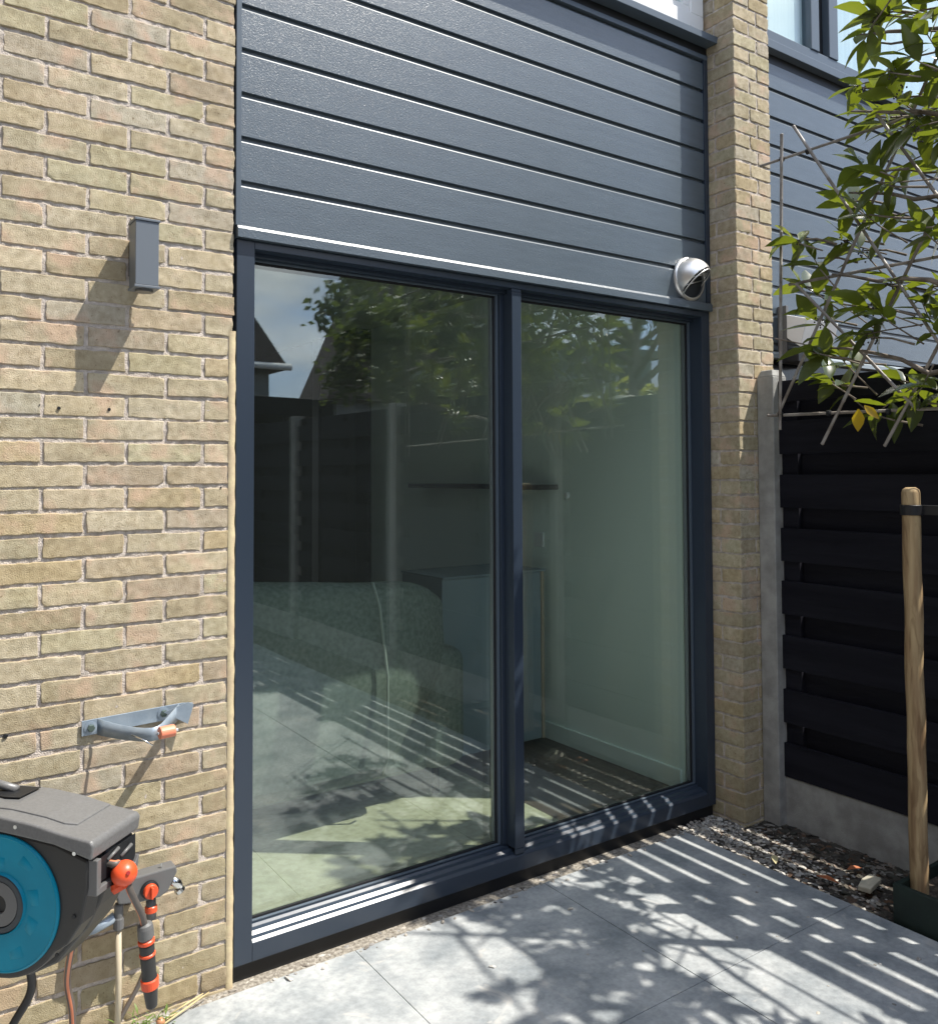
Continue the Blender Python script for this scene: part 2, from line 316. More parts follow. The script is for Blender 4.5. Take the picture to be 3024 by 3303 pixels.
# planting strip soil along the fence
g = MB(); nx, ny = 12, 60
for i in range(nx+1):
    for j in range(ny+1):
        x = 1.953+i*.46/nx; y = .0-j*5/ny
        h = -.022+.010*noise.noise((x*9, y*9, 0))+.05*max(0, (x-2.15))*.6
        g.v.append((x, y, h))
for i in range(nx):
    for j in range(ny): a = i*(ny+1)+j; g.f.append((a, a+ny+1, a+ny+2, a+1)); g.m.append(0)
struct(g.build('soil', M_soil, smooth=True))
g = MB().box(-3.4, 1.953, -.052, .03, -.05, -.012); struct(g.build('gravel_strip', mat('sandy_grit', (.15, .13, .105), rough=.95, col2=(.36, .33, .28), nscale=85, bump=1, bscale=150, bdist=.006)))

# ------------------------------------------------------------------ brickwork
CO = .065
def ed(i, n, L):
    a = .0013/L; b = .0030/L
    if i == 0: return 0
    if i == n: return 1
    if i == 1: return a
    if i == n-1: return 1-a
    return b+(1-2*b)*(i-2)/(n-4)
def wall_bricks(mb, O, U, Nn, spans_fn, rows, prot=0.0, seed=0):
    """O origin, U horizontal unit, Nn outward unit; spans_fn(n)-> list of (u0,u1) brick spans"""
    rnd = random.Random(seed)
    for n in rows:
        for (u0, u1) in spans_fn(n):
            z0 = n*CO+.0050; z1 = (n+1)*CO-.0050
            z0 += rnd.uniform(-.0015, .0015); z1 += rnd.uniform(-.0015, .0015)
            tilt = rnd.uniform(-.0012, .0012); pr = prot+rnd.uniform(-.0012, .0016)
            L = u1-u0; nu = max(9, int(L/.0085)); nv = 10
            idx = {}; base = len(mb.v); sd = rnd.uniform(0, 100)
            chip = [(rnd.choice([u0, u1]), rnd.choice([z0, z1]), rnd.uniform(.004, .012)) for _ in range(rnd.choice([0, 1, 2, 3]))]
            for i in range(nu+1):
                for j in range(nv+1):
                    fu = i/nu; fv = j/nv
                    fu = ed(i, nu, L); fv = ed(j, nv, z1-z0)
                    u = u0+L*fu; z = z0+(z1-z0)*fv+tilt*(fu-.5)*2
                    if i in (0, 1, 2, nu-2, nu-1, nu): u += noise.noise((z*60, sd, 3+(i > 4)))*.0034
                    if j in (0, 1, 2, nv-2, nv-1, nv): z += noise.noise((u*50, sd, 7+(j > 4)))*.0026+noise.noise((u*14, sd, 17+(j > 4)))*.0018
                    d = noise.noise((u*28, z*28, sd))*.0016+noise.noise((u*90, z*90, sd))*.0015
                    if i in (0, nu) or j in (0, nv): d -= .0007+abs(noise.noise((u*70, z*70, sd+5)))*.0020
                    for cu, cz, cr_ in chip:
                        dd = math.hypot(u-cu, z-cz)
                        if dd < cr_: d -= (cr_-dd)*.5
                    q = O+U*u+Vector((0, 0, z))+Nn*(pr+d); mb.v.append(tuple(q))
            W = nv+1
            for i in range(nu):
                for j in range(nv): a = base+i*W+j; mb.f.append((a, a+W, a+W+1, a+1)); mb.m.append(0)
            # skirt into the mortar
            ring = [base+i*W for i in range(nu+1)]+[base+nu*W+j for j in range(1, nv+1)]+[base+i*W+nv for i in range(nu-1, -1, -1)]+[base+j for j in range(nv-1, 0, -1)]
            b2 = len(mb.v); nr = len(ring)
            for r_ in ring: mb.v.append(mb.v[r_])
            for r_ in ring:
                q = Vector(mb.v[r_])-Nn*.014; mb.v.append(tuple(q))
            for k in range(nr):
                k2 = (k+1) % nr; mb.f.append((b2+k, b2+nr+k, b2+nr+k2, b2+k2)); mb.m.append(0)
def mortar(mb, O, U, Nn, u0, u1, z0, z1, step, dep=-.0034, sd=0):
    nu = int((u1-u0)/step)+1; nz_ = int((z1-z0)/step)+1; b = len(mb.v)
    for i in range(nu+1):
        for j in range(nz_+1):
            u = u0+(u1-u0)*i/nu; z = z0+(z1-z0)*j/nz_
            d = dep+.0022*noise.noise((u*40, z*40, sd))+.0020*noise.noise((u*110, z*110, sd+4))
            if i in (0, nu): d = dep
            mb.v.append(tuple(O+U*u+Vector((0, 0, z))+Nn*d))
    for i in range(nu):
        for j in range(nz_): a = b+i*(nz_+1)+j; mb.f.append((a, a+nz_+1, a+nz_+2, a+1)); mb.m.append(1)

PITCH = .218
house = thing('terraced_house', 'yellow brick terraced house with slate grey cladding over a wide two pane patio door', 'house')
def spansL(n):
    off = .109 if n % 2 == 0 else .218
    edge = -.024 if n*CO < 1.95 else -.010
    out = []; r_ = .007-off
    out.append((r_+.006, edge+random.uniform(-.002, .003)))
    while r_ > -1.9:
        out.append((r_-PITCH+.0052, r_-.0052)); r_ -= PITCH
    return out
X_ = Vector((1, 0, 0)); Y_ = Vector((0, 1, 0)); OUT = Vector((0, -1, 0)); LEFT = Vector((-1, 0, 0))
mb = MB()
wall_bricks(mb, Vector((0, 0, 0)), X_, OUT, spansL, range(-1, 62), seed=3)
mortar(mb, Vector((0, 0, 0)), X_, OUT, -.80, -.012, -.06, 4.03, .0075)
mortar(mb, Vector((0, 0, 0)), X_, OUT, -2.1, -.80, -.06, 4.03, .05, sd=0)
mb.box(-2.1, -.013, .012, .28, -.06, 4.03, mi=1)
o = mb.build('brick_wall', [M_brick, M_mortar], house, smooth=True)
# pale mortar smear closing the brick edge beside the door
mb = MB(); nz_ = 180; b = 0
for j in range(nz_+1):
    z = -.04+j*(1.97+.04)/nz_; wv = .004*noise.noise((z*22, 0, 1))+.0015*noise.noise((z*120, 3, 1))
    xl = -.0235; xr = -.001+wv*.7
    mb.v += [(xl, -.0002, z), (-.019, -.0026+wv*.15, z), (xr-.004, -.0026-wv*.15, z), (xr, .003, z), (xr, .03, z)]
for j in range(nz_):
    for i in range(4): a = j*5+i; mb.f.append((a, a+1, a+6, a+5)); mb.m.append(0)
mb.build('pale_edge_strip', M_pale, house, smooth=True)
# old screw holes and marks in the wall bricks
for (x, z, r_) in [(-.497, 1.713, .005), (-.367, 1.715, .0045), (-.046, 1.49, .003), (-.616, .844, .006), (-.545, 1.72, .002)]:
    MB().lathe([(r_, 0), (r_*.8, .0025)], (x, -.0005, z), OUT, n=12).build('screw_hole', M_black, house)
# brick pier between the houses
PX0, PX1, PY = 2.2165, 2.472, -.150
mb = MB()
def spF(n):
    a, b, c = 0.0, .2555, 0.0
    cut = .109 if n % 2 == 0 else .163
    return [(.002, cut-.005), (cut+.005, .2535)]
def spS(n):   # left face, u runs from front (0) to back (.2)
    return [(.002, .20)] if n % 2 else [(.002, .104), (.114, .20)]
wall_bricks(mb, Vector((PX0, PY, 0)), X_, OUT, spF, range(-1, 64), seed=5)
wall_bricks(mb, Vector((PX0, PY, 0)), Y_, LEFT, spS, range(-1, 64), seed=6)
mortar(mb, Vector((PX0, PY, 0)), X_, OUT, 0.004, .2515, -.06, 4.15, .012, dep=-.0034, sd=9)
mortar(mb, Vector((PX0, PY, 0)), Y_, LEFT, 0.004, .25, -.06, 4.15, .012, dep=-.0034, sd=12)
mb.box(PX0+.007, PX1-.004, PY+.007, .3, -.06, 4.15, mi=1)
mb.build('brick_pier', [M_brick, M_mortar], house, smooth=True)

# ------------------------------------------------------------------ cladding
G0, GP = 2.4344, .1404
def cladding(x0, x1, gtop, gbot, zstart):
    """horizontal rebated boards, board faces at y=0; groove lines at G0+k*GP"""
    m = MB()
    prof = []
    k0 = gbot
    zs = [G0+k*GP for k in range(gbot, gtop+1)]
    # (y,z) polyline from the bottom up
    P_ = [(0.0, zstart)]
    for zg in zs:
        P_ += [(0.0, zg-.0105), (.0014, zg-.0075), (.0045, zg-.0045), (.0125, zg-.0042), (.0125, zg+.0105), (.0005, zg+.0105), (0.0, zg+.0117)]
    P_ += [(0.0, zs[-1]+GP-.01), (.03, zs[-1]+GP-.01)]
    P_ = [(.03, zstart)]+P_
    n = len(P_)
    m.v += [(x0, y, z) for y, z in P_]+[(x1, y, z) for y, z in P_]
    for i in range(n-1): m.f.append((i, i+1, n+i+1, n+i)); m.m.append(1 if i > 1 and 0 < P_[i+1][0] < .005 and P_[i+1][1] > P_[i][1] and P_[i][0] < .002 else 0)
    return m
M_edge = mat('board_edge', (.085, .105, .125), rough=.40, spec=.5)  # slightly lighter than the boards, painting in the glint along their edges
cladding(.012, 2.19, 7, 0, 2.300).build('cladding', [M_clad, M_edge], house)
# end trims
MB().box(-.03, .012, .034, .1, -.05, 4.0).build('gap_blocker', M_black, house)  # black filler added so no sky shines through the joint
mb = MB().box(-.004, .0125, -.003, .033, 2.302, 3.47); mb.build('trim_strip', M_frame2, house, bevel=.001)
mb = MB().box(2.188, 2.2145, -.006, .03, 2.302, 3.45); mb.build('trim_strip', M_frame, house, bevel=.001)
# drip profile between cladding and door frame
mb = MB().prism([(-.016, 2.262), (-.016, 2.290), (-.010, 2.300), (.03, 2.303), (.03, 2.262)], lambda y, z, t: Vector((t, y, z)), -.002, 2.2145)
mb.build('drip_profile', M_clad, house, bevel=.001)
# first floor sill and window over the cladding
mb = MB().prism([(-.062, 3.484), (-.062, 3.515), (-.055, 3.520), (.06, 3.545), (.06, 3.484)], lambda y, z, t: Vector((t, y, z)), -.0, 2.235)
mb.build('window_sill', M_frame2, house, bevel=.002)
MB().box(0.0, 2.2145, -.0015, .05, 3.446, 3.4835).build('sill_shade', M_black, house)  # black strip painted in as the shade under the sill
mb = MB().box(0.0, 2.21, -.008, .03, 3.425, 3.4455); mb.build('fascia_board', M_frame2, house, bevel=.001)
def window(name, x0, x1, z0, z1, y, mats, parent, mull=(), fr=.07, blind=True):
    f = MB(); f.box(x0, x1, y, y+.07, z0, z0+fr); f.box(x0, x1, y, y+.07, z1-fr, z1)
    f.box(x0, x0+fr, y, y+.07, z0+fr, z1-fr); f.box(x1-fr, x1, y, y+.07, z0+fr, z1-fr)
    for mxx in mull: f.box(mxx-fr*.6, mxx+fr*.6, y, y+.07, z0+fr, z1-fr)
    w_ = f.build(name, mats, parent, bevel=.004)
    xsx = [x0]+list(mull)+[x1]
    for a, b in zip(xsx[:-1], xsx[1:]):
        s_ = MB(); q0, q1, c0, c1 = a+fr, b-fr, z0+fr, z1-fr; t_ = .035
        s_.box(q0, q1, y+.012, y+.055, c0, c0+t_); s_.box(q0, q1, y+.012, y+.055, c1-t_, c1); s_.box(q0, q0+t_, y+.012, y+.055, c0+t_, c1-t_); s_.box(q1-t_, q1, y+.012, y+.055, c0+t_, c1-t_)
        s_.build('sash', mats, w_, bevel=.003)
        MB().box(q0+t_, q1-t_, y+.034, y+.040, c0+t_, c1-t_).build('pane', M_glass2, w_)
    return w_
window('window', .03, 2.205, 3.5455, 4.5, .005, M_white, house, mull=(1.1,), fr=.085)
MB().box(0, 2.216, .2, .22, 3.55, 4.6).build('curtain', mat('curtain', (.75, .76, .76), rough=.9), house)
MB().box(-2.1, 2.4, .0, .3, 4.51, 4.9).build('upper_wall', M_clad, house)

# ------------------------------------------------------------------ sliding door
W = 2.2145; FT = 2.2605; FB = .042
door = MB()
door = None
GY = .088
fr = MB()
fr.box(0.002, .060, .004, GY+.03, FB, FT)                   # left jamb
fr.box(2.160, W, .004, GY+.03, FB, FT)                      # right jamb
fr.box(.060, 2.160, .004, .05, 2.236, FT)                   # head, outer lip
fr.box(.060, 2.160, .05, GY+.03, 2.222, FT-.001)
# bottom rail: face, then a sill ramp rising to the glass
fr.prism([(.004, FB), (.004, .097), (.0135, .1055), (.030, .1075), (.040, .1160), (.058, .1178), (.066, .1235), (GY+.03, .1242), (GY+.03, FB)], lambda y, z, t: Vector((t, y, z)), .060, 2.160)
pd = fr.build('patio_door', M_frame, house, bevel=.002)
ml = MB(); ml.box(1.077, 1.122, .005, GY+.028, .1255, 2.2215); ml.prism([(1.077, .005), (1.122, .005), (1.122, .012), (1.077, .012)], lambda x, y, t: Vector((x, y, t)), .104, .1255)
ml.box(1.077, 1.122, .0055, .04, 2.2215, 2.2355)
ml.build('mullion', M_frame, pd, bevel=.002)
ml = MB().box(1.060, 1.077, .06, GY+.02, .1255, 2.2215).box(1.122, 1.138, .06, GY+.02, .1255, 2.2215)
ml.build('mullion_rebate', M_frame, pd, bevel=.0015)
for (a, b) in ((.060, 1.060), (1.138, 2.160)):
    q = MB(); t_ = .010
    q.box(a, a+t_, GY-.016, GY+.0, .125, 2.2215); q.box(b-t_, b, GY-.016, GY+.0, .125, 2.2215); q.box(a+t_, b-t_, GY-.016, GY, .125, .130); q.box(a+t_, b-t_, GY-.016, GY, 2.215, 2.2215)
    q.build('glazing_bead', M_bead if False else M_frame2, pd, bevel=.001)
    q = MB(); t2 = .016
    q.box(a+t_, a+t2, GY-.006, GY+.004, .130, 2.215); q.box(b-t2, b-t_, GY-.006, GY+.004, .130, 2.215); q.box(a+t2, b-t2, GY-.006, GY+.004, .130, .137); q.box(a+t2, b-t2, GY-.006, GY+.004, 2.208, 2.215)
    q.build('gasket', M_gasket, pd)
    q = MB().box(a+t_+.001, b-t_-.001, GY-.002, GY+.022, .131, 2.214); q.build('pane', M_glass, pd)
    q = MB(); q.box(b-t2-.005, b-t2-.0005, GY+.001, GY+.018, .137, 2.208); q.build('spacer_bar', M_bead, pd)
# black block filling the recessed gap under the door
MB().box(.004, W-.002, .022, .12, -.05, FB).build('door_gap_block', M_black, house)

# ------------------------------------------------------------------ the room behind the glass
RX0, RX1, RY0, RY1, RZ0, RZ1 = -1.4, 2.150, .13, 5.2, .08, 2.62
mb = MB().box(RX0-.1, RX1+.05, .122, RY1+.1, -.04, RZ0); mb.build('room_floor', M_floor, house)
mb = MB().box(RX1, RX1+.06, .119, RY1, RZ0, RZ1); mb.build('room_side_wall', M_wallin, house)
mb = MB().box(RX1-.014, RX1, .14, RY1, RZ0, RZ0+.09); mb.build('baseboard', M_wallin, house, bevel=.003)
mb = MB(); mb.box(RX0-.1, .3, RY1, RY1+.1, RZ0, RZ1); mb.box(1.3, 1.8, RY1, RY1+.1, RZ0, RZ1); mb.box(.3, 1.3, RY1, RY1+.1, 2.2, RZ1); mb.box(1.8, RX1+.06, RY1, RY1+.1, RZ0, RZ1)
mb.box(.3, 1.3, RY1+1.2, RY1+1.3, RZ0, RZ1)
mb.build('room_back_wall', mat('back_wall', (.02, .02, .02), rough=.9), house)  # near black colour stands in for the unlit depth of the room
mb = MB().box(RX0-.1, RX0, .3, RY1, RZ0, RZ1); mb.build('room_far_wall', M_wallin, house)
mb = MB().box(RX0-.1, RX1+.06, .119, RY1+1.3, RZ1, RZ1+.15); mb.build('room_ceiling', mat('ceiling_paint', (.6, .6, .58), rough=.9), house)
mb = MB().box(0.0, W, .119, .13, 2.262, RZ1); mb.build('room_lintel', M_wallin, house)

dark_blk = thing('dark_depth_block', 'black block added inside, standing in for the unlit space beyond the side wall', 'backdrop', (2.0, 4, RZ0))  # added black block imitating the dark space deeper inside
MB().box(2.02, 2.149, 3.12, 5.19, RZ0+.001, RZ1-.002).build('body', mat('depth_black', (.006, .006, .006), rough=.9), dark_blk)
MB().box(2.00, 2.0195, 3.72, 3.84, RZ0+.001, RZ1-.002).build('post', M_dark, dark_blk)
# sofa with its back to the window
def shell(mb, prof_fn, u0, u1, n): pass
sofa = thing('sofa', 'grey green speckled sofa seen through the left pane with its tall back to the glass', 'sofa', (.5, .75, RZ0))
mb = MB(); nu, nv = 26, 22
for i in range(nu+1):
    u = i/nu
    for j in range(nv+1):
        v = j/nv; ang = v*math.pi
        x = -.9+u*2.12
        endr = max(0, (u-.86)/.14)
        h = (1.085-.02*math.sin(u*9)-.10*endr**2)-RZ0; yb = .62+.10*endr**2
        # profile: back face up, over the top, down the inside
        if v < .62:
            t_ = v/.62; z = RZ0+.22+t_*(h-.22-.05); y = yb+.05*math.sin(t_*3.14)*-1+ (1-t_)*.08*endr
            x -= .22*max(0, .5-t_)*endr*2.2
        else:
            t_ = (v-.62)/.38; a = t_*math.pi; z = RZ0+h-.05+.05*math.sin(a)-max(0, t_-.8)*.9; y = yb+.09*(1-math.cos(a))
        z += .006*noise.noise((x*6, y*6, z*6)); y += .02*noise.noise((x*3, z*3, 4))
        mb.v.append((x, y, z))
for i in range(nu):
    for j in range(nv): a = i*(nv+1)+j; mb.f.append((a, a+nv+1, a+nv+2, a+1)); mb.m.append(0)
bk = mb.build('backrest', M_sofa, sofa, smooth=True)
MB().tube([(.78, .565, 1.085), (.80, .54, .98), (.83, .53, .7), (.845, .56, .35), (.845, .60, .28)], .006, n=8).build('piping', M_piping, bk, smooth=True)
MB().box(-.9, 1.18, .72, 1.55, RZ0+.12, RZ0+.46).build('seat', M_sofa, sofa, bevel=.05, seg=3)
MB().box(1.12, 1.34, .68, 1.55, RZ0+.12, RZ0+.66).build('armrest', M_sofa, sofa, bevel=.07, seg=4)
for x, y in ((-.8, .75), (1.2, .75), (1.2, 1.45), (-.8, 1.45)): MB().lathe([(.02, 0), (.016, .13)], (x, y, RZ0), (0, 0, 1), n=12).build('leg', M_dark, sofa)
cab = thing('cabinet', 'blue grey cabinet with pale wood edge standing against the side wall inside', 'cabinet', (1.85, 1.2, RZ0))
MB().box(1.42, 2.055, 1.03, 1.42, RZ0+.03, 1.0).build('body', M_panel, cab, bevel=.004)
MB().box(2.056, 2.076, 1.026, 1.42, RZ0+.03, 1.0).build('side_panel', M_woodl, cab, bevel=.002)
MB().box(1.42, 2.082, 1.02, 1.43, 1.001, 1.012).build('top', M_panel, cab, bevel=.002)
tag(MB().box(RX1-.15, RX1-.001, .99, 2.33, 1.44, 1.467).build('wall_shelf', M_dark, bevel=.002), 'thin dark wooden shelf on the pale side wall inside the room', 'shelf')
th = thing('thermostat', 'small round white thermostat on the side wall beyond the shelf', 'thermostat', (RX1, .913, 1.411))
MB().lathe([(.017, 0), (.017, .01), (.012, .016)], (RX1-.0005, .913, 1.411), (-1, 0, 0), n=24).build('body', M_white, th, smooth=False)
lsw = tag(MB().box(RX1-.010, RX1-.0005, 1.11, 1.19, 1.12, 1.20).build('wall_socket', M_white, bevel=.003), 'square white socket on the side wall above the cabinet', 'socket')
tag(MB().box(-.6, 1.45, .16, 1.9, RZ0, RZ0+.008).build('rug', M_rug, bevel=.002), 'sand coloured rug on the dark wooden floor under the sofa', 'rug')

# ================================================================== NEIGHBOUR'S HOUSE
nb = thing('neighbour_house', 'neighbouring house with the same grey cladding and a white curtained window behind the tree', 'house', (2.5, 0, 0))
c_ = cladding(2.474, 7.0, 7, -2, 2.125); c_.build('cladding', [M_clad, M_edge], nb)
mb = MB().prism([(-.018, 2.085), (-.018, 2.105), (-.008, 2.116), (.03, 2.123), (.03, 2.085)], lambda y, z, t: Vector((t, y, z)), 2.474, 7.0); mb.build('drip_profile', mat('drip_light', (.28, .32, .34), rough=.3), nb)
MB().box(2.474, 7.0, .02, .06, -.05, 2.084).build('dark_door', mat('dark_door_glass', (.012, .014, .016), rough=.15), nb)
mb = MB().prism([(-.040, 3.598), (-.040, 3.640), (-.012, 3.650), (.06, 3.655), (.06, 3.598)], lambda y, z, t: Vector((t, y, z)), 2.474, 7.0); mb.build('window_sill', M_frame2, nb, bevel=.002)
MB().box(2.4745, 7, .004, .06, 3.55, 3.597).build('sill_shade', M_black, nb)  # black strip, painted shade below the neighbour's sill
nw = MB(); nw.box(2.4745, 7, -.004, .0435, 3.656, 3.715); nw.box(3.03, 3.10, -.01, .07, 3.716, 4.6); nw.box(3.19, 3.27, -.01, .07, 3.716, 4.6); nw.box(4.6, 4.7, -.01, .07, 3.716, 4.6); nw.box(2.4745, 7, -.01, .07, 4.6, 4.75)
wn = nw.build('window', M_frame2, nb, bevel=.003)
MB().box(3.10, 3.19, .03, .044, 3.716, 4.6).build('dark_gap', M_black, wn)
for a, b in ((2.475, 3.03), (3.27, 4.6), (4.7, 7.0)): MB().box(a, b, .025, .031, 3.716, 4.599).build('pane', M_glass2, wn)
MB().box(2.475, 7.0, .045, .05, 3.52, 4.7).build('curtain', mat('curtain_white', (.86, .88, .90), rough=.9, col2=(.74, .77, .80), nscale=4, stretch=(8, 1, .05)), nb)
MB().box(2.474, 7.0, .13, .3, 2.08, 5.2).build('wall', M_black, nb)
fl = thing('flood_light', 'white floodlight with dark bracket on the neighbouring wall behind the leaves', 'lamp', (2.8, -.05, 2.2))
MB().prism([(-.12, 2.13), (-.16, 2.26), (-.03, 2.30), (-.02, 2.20)], lambda y, z, t: Vector((t, y, z)), 2.72, 2.98).build('reflector', M_white, fl, bevel=.003)
MB().box(2.715, 2.735, -.05, -.001, 2.10, 2.34).build('bracket', M_grayp, fl, bevel=.002)
MB().box(2.72, 2.98, -.11, -.01, 2.06, 2.128).build('housing', M_black, fl, bevel=.004)

# ================================================================== FENCE
fn = thing('garden_fence', 'black stained horizontal board fence on a concrete base plank beside the patio', 'fence', (2.4, -.6, 0))
FX = 2.378
MB().box(2.343, 2.440, -.235, -.1515, -.05, 1.955).prism([(2.343, -.235), (2.440, -.235), (2.440, -.1515), (2.343, -.1515)], lambda x, y, t: Vector((2.3915+(x-2.3915)*(1 if t < 1.96 else .72), -.193+(y+.193)*(1 if t < 1.96 else .72), t)), 1.955, 1.985).build('concrete_post', M_concrete, fn, bevel=.004)
def fence_panel(y1, y0, zoff, top):
    MB().box(FX+.01, FX+.05, y0, y1, -.05, .197+zoff).build('base_plank', M_concrete, fn, bevel=.004)
    k = 0; z = .200+zoff
    while z < top-.05:
        zt = min(z+.145, top)
        w0 = random.uniform(-.003, .003)
        MB().box(FX+.003, FX+.021, y0, y1+ (0.012 if y1 > -.3 else 0), z+w0, zt+w0).build('board', M_fence, fn, bevel=.002)
        zr = z+.119
        if zr < top-.03: MB().box(FX+.050, FX+.066, y0, y1-.01, zr, min(zr+.138, top)).build('board', M_fence, fn, bevel=.002)
        z += .2345
def batten(y0, y1, top): MB().box(FX+.0215, FX+.0495, y0, y1, .2, top).build('batten', M_fence, fn, bevel=.001)
fence_panel(-.225, -1.034, 0, 1.935)
batten(-.315, -.236, 1.93)  # batten widened to keep sun slits off the pier
MB().box(2.372, 2.442, -1.105, -1.035, -.05, 2.08).build('concrete_post', M_concrete, fn, bevel=.004)
fence_panel(-1.106, -2.92, .0, 2.055); batten(-1.245, -1.220, 2.05); batten(-1.44, -1.40, 2.05); batten(-2.0, -1.96, 2.05); batten(-2.9, -2.86, 2.05)
yy = -2.92
for q in range(3):
    MB().box(2.345, 2.445, yy-.10, yy, -.05, 2.08).build('concrete_post', M_concrete, fn, bevel=.004)
    fence_panel(yy-.10, yy-1.9, 0, 2.055); batten(yy-.2, yy-.16, 2.05); batten(yy-1.0, yy-.96, 2.05); batten(yy-1.88, yy-1.84, 2.05); yy -= 1.9

# gravel and mulch (uncountable)
import bmesh
def scatter(name, m, pts, flat, label, cat, smin, smax, sub=1):
    bm = bmesh.new(); bmesh.ops.create_icosphere(bm, subdivisions=sub, radius=1); bv = [v.co.copy() for v in bm.verts]; bf = [tuple(v.index for v in f.verts) for f in bm.faces]; bm.free()
    o = MB()
    for (x, y, z) in pts:
        s = random.uniform(smin, smax)*random.choice([.7, 1, 1, 1.3]); E = Matrix.Rotation(random.uniform(0, 6.3), 3, 'Z') @ Matrix.Rotation(random.uniform(-.5, .5), 3, 'X')
        sx, sy, sz = s*random.uniform(.8, 1.5), s*random.uniform(.6, 1), s*flat*random.uniform(.6, 1.2); sd = random.uniform(0, 99)
        b = len(o.v)
        for c in bv:
            k = 1+.35*noise.noise(c*1.3+Vector((sd, 0, 0))); q = E @ Vector((c.x*sx*k, c.y*sy*k, c.z*sz*k)); o.v.append((x+q.x, y+q.y, z+q.z+sz*.3))
        for f in bf: o.f.append(tuple(b+i for i in f)); o.m.append(0)
    ob = o.build(name, m, smooth=False); stuff(ob, label, cat); return ob
pts = []
for _ in range(1000):
    x = random.triangular(1.955, 2.37, 2.02) ; y = -abs(random.gauss(0, .34))
    if y > -1.0: pts.append((x, y, -.016))
for _ in range(330):
    pts.append((random.uniform(-.01, 2.2), random.uniform(-.05, .02), -.016))
for _ in range(260): pts.append((random.uniform(1.93, 2.30), random.uniform(-.12, .02), -.01))
for _ in range(50): pts.append((random.uniform(.05, 2.0), -.05-abs(random.gauss(0, .02)), .0))
for _ in range(120): pts.append((random.uniform(-.6, .0), random.uniform(-.05, -.01), -.014))
for _ in range(45): pts.append((random.uniform(-.1, 1.9), random.uniform(-1.6, -.06), -.001))
scatter('gravel', M_stone, pts, .45, 'pale and grey gravel between the patio slabs and the door frame', 'gravel', .0045, .011)
pts = []
for _ in range(5200):
    x = random.uniform(1.957, 2.38); y = -random.uniform(.02, 1.9)
    if random.random() < min(1, (x-1.93)*3+(-y)*.6): pts.append((x, y, -.018+.05*max(0, x-2.15)*.6))
scatter('mulch', M_chip, pts, .13, 'dark bark mulch with dead leaves along the fence base', 'mulch', .008, .019)

# ================================================================== LEAVES / TREE
def leaf(mb, base, d, up, L, Wd, curl=.25, fold=.25, mi=0):
    d = d.normalized(); s = d.cross(up)
    if s.length < 1e-3: s = d.cross(Vector((1, 0, 0)))
    s.normalize(); n = s.cross(d)
    b = len(mb.v); K_ = 5; ws = [.10, .62, 1.0, .82, .42, .03]; ts = [0, .2, .42, .65, .85, 1]
    for i, t in enumerate(ts):
        c = base+d*(L*t)-n*(curl*L*t*t); w2 = Wd*.5*ws[i]; e = n*(fold*w2)
        mb.v += [tuple(c-s*w2+e), tuple(c), tuple(c+s*w2+e)]
    for i in range(5):
        for j in range(2): a = b+i*3+j; mb.f.append((a, a+1, a+4, a+3)); mb.m.append(mi)
def rvec(): 
    while True:
        v = Vector((random.uniform(-1, 1), random.uniform(-1, 1), random.uniform(-1, 1)))
        if .05 < v.length < 1: return v.normalized()
crown = MB(); twigs = MB(); berries = MB()
def cluster(c, dirn, nl, size, yellow=0):
    c = Vector(c); dirn = dirn.normalized()
    tw = .05+size*.6
    twigs.tube([c-dirn*tw*1.6, c-dirn*tw*.6+rvec()*.006, c], [.0032, .0026, .0018], n=6)
    ph = random.uniform(0, 6)
    a = Vector((0, 0, 1)) if abs(dirn.z) < .8 else Vector((1, 0, 0)); u = dirn.cross(a).normalized(); v = dirn.cross(u)
    for i in range(nl):
        t = i/nl; an = ph+i*2.4; sp = .45+.75*t+random.uniform(-.2, .2)
        dd = dirn*math.cos(sp)+(u*math.cos(an)+v*math.sin(an))*math.sin(sp)
        dd = (dd+Vector((0, 0, -.10))).normalized()
        up = (Vector((0, 0, 1))+rvec()*.5)
        L = size*random.uniform(.75, 1.2)
        leaf(crown, c-dirn*tw*t*.75, dd, up, L, L*random.uniform(.40, .52), random.uniform(.05, .4), random.uniform(.1, .5))
VIS = [(2.087, -0.835, 3.131), (2.055, -0.927, 2.971), (2.125, -0.925, 2.897), (2.067, -1.013, 2.995), (2.046, -1.079, 3.052), (2.126, -1.005, 3.182), (2.25, -0.695, 3.054), (2.222, -0.751, 2.916), (2.214, -0.836, 2.864), (2.083, -0.981, 2.746), (2.159, -1.015, 2.798), (2.096, -1.085, 2.902), (2.071, -0.814, 2.666), (2.055, -0.89, 2.575), (2.081, -0.824, 2.485), (2.253, -0.641, 2.612), (2.229, -0.63, 2.457), (2.224, -0.718, 2.396), (2.222, -0.823, 2.49), (2.076, -1.022, 2.389), (2.104, -0.509, 2.466), (2.18, -0.549, 2.396), (2.206, -0.472, 2.3), (2.235, -0.508, 2.161), (2.241, -0.618, 2.206), (2.051, -0.835, 2.13), (2.175, -0.844, 2.228), (2.191, -0.995, 2.202), (2.151, -1.038, 2.063), (2.073, -0.59, 2.003), (2.144, -0.674, 1.979), (2.051, -0.832, 2.028), (2.254, -0.536, 1.91), (2.238, -0.85, 1.879), (2.161, -0.946, 1.783), (2.102, -1.049, 1.817), (2.248, -0.752, 1.751), (2.167, -0.821, 3.259), (2.242, -1.015, 2.631), (2.234, -0.88, 2.67)]
TR = Vector((2.13, -1.32, 0))
tree = thing('espalier_tree', 'evergreen espalier tree with long glossy leaves trained on canes above the black fence', 'tree', TR)
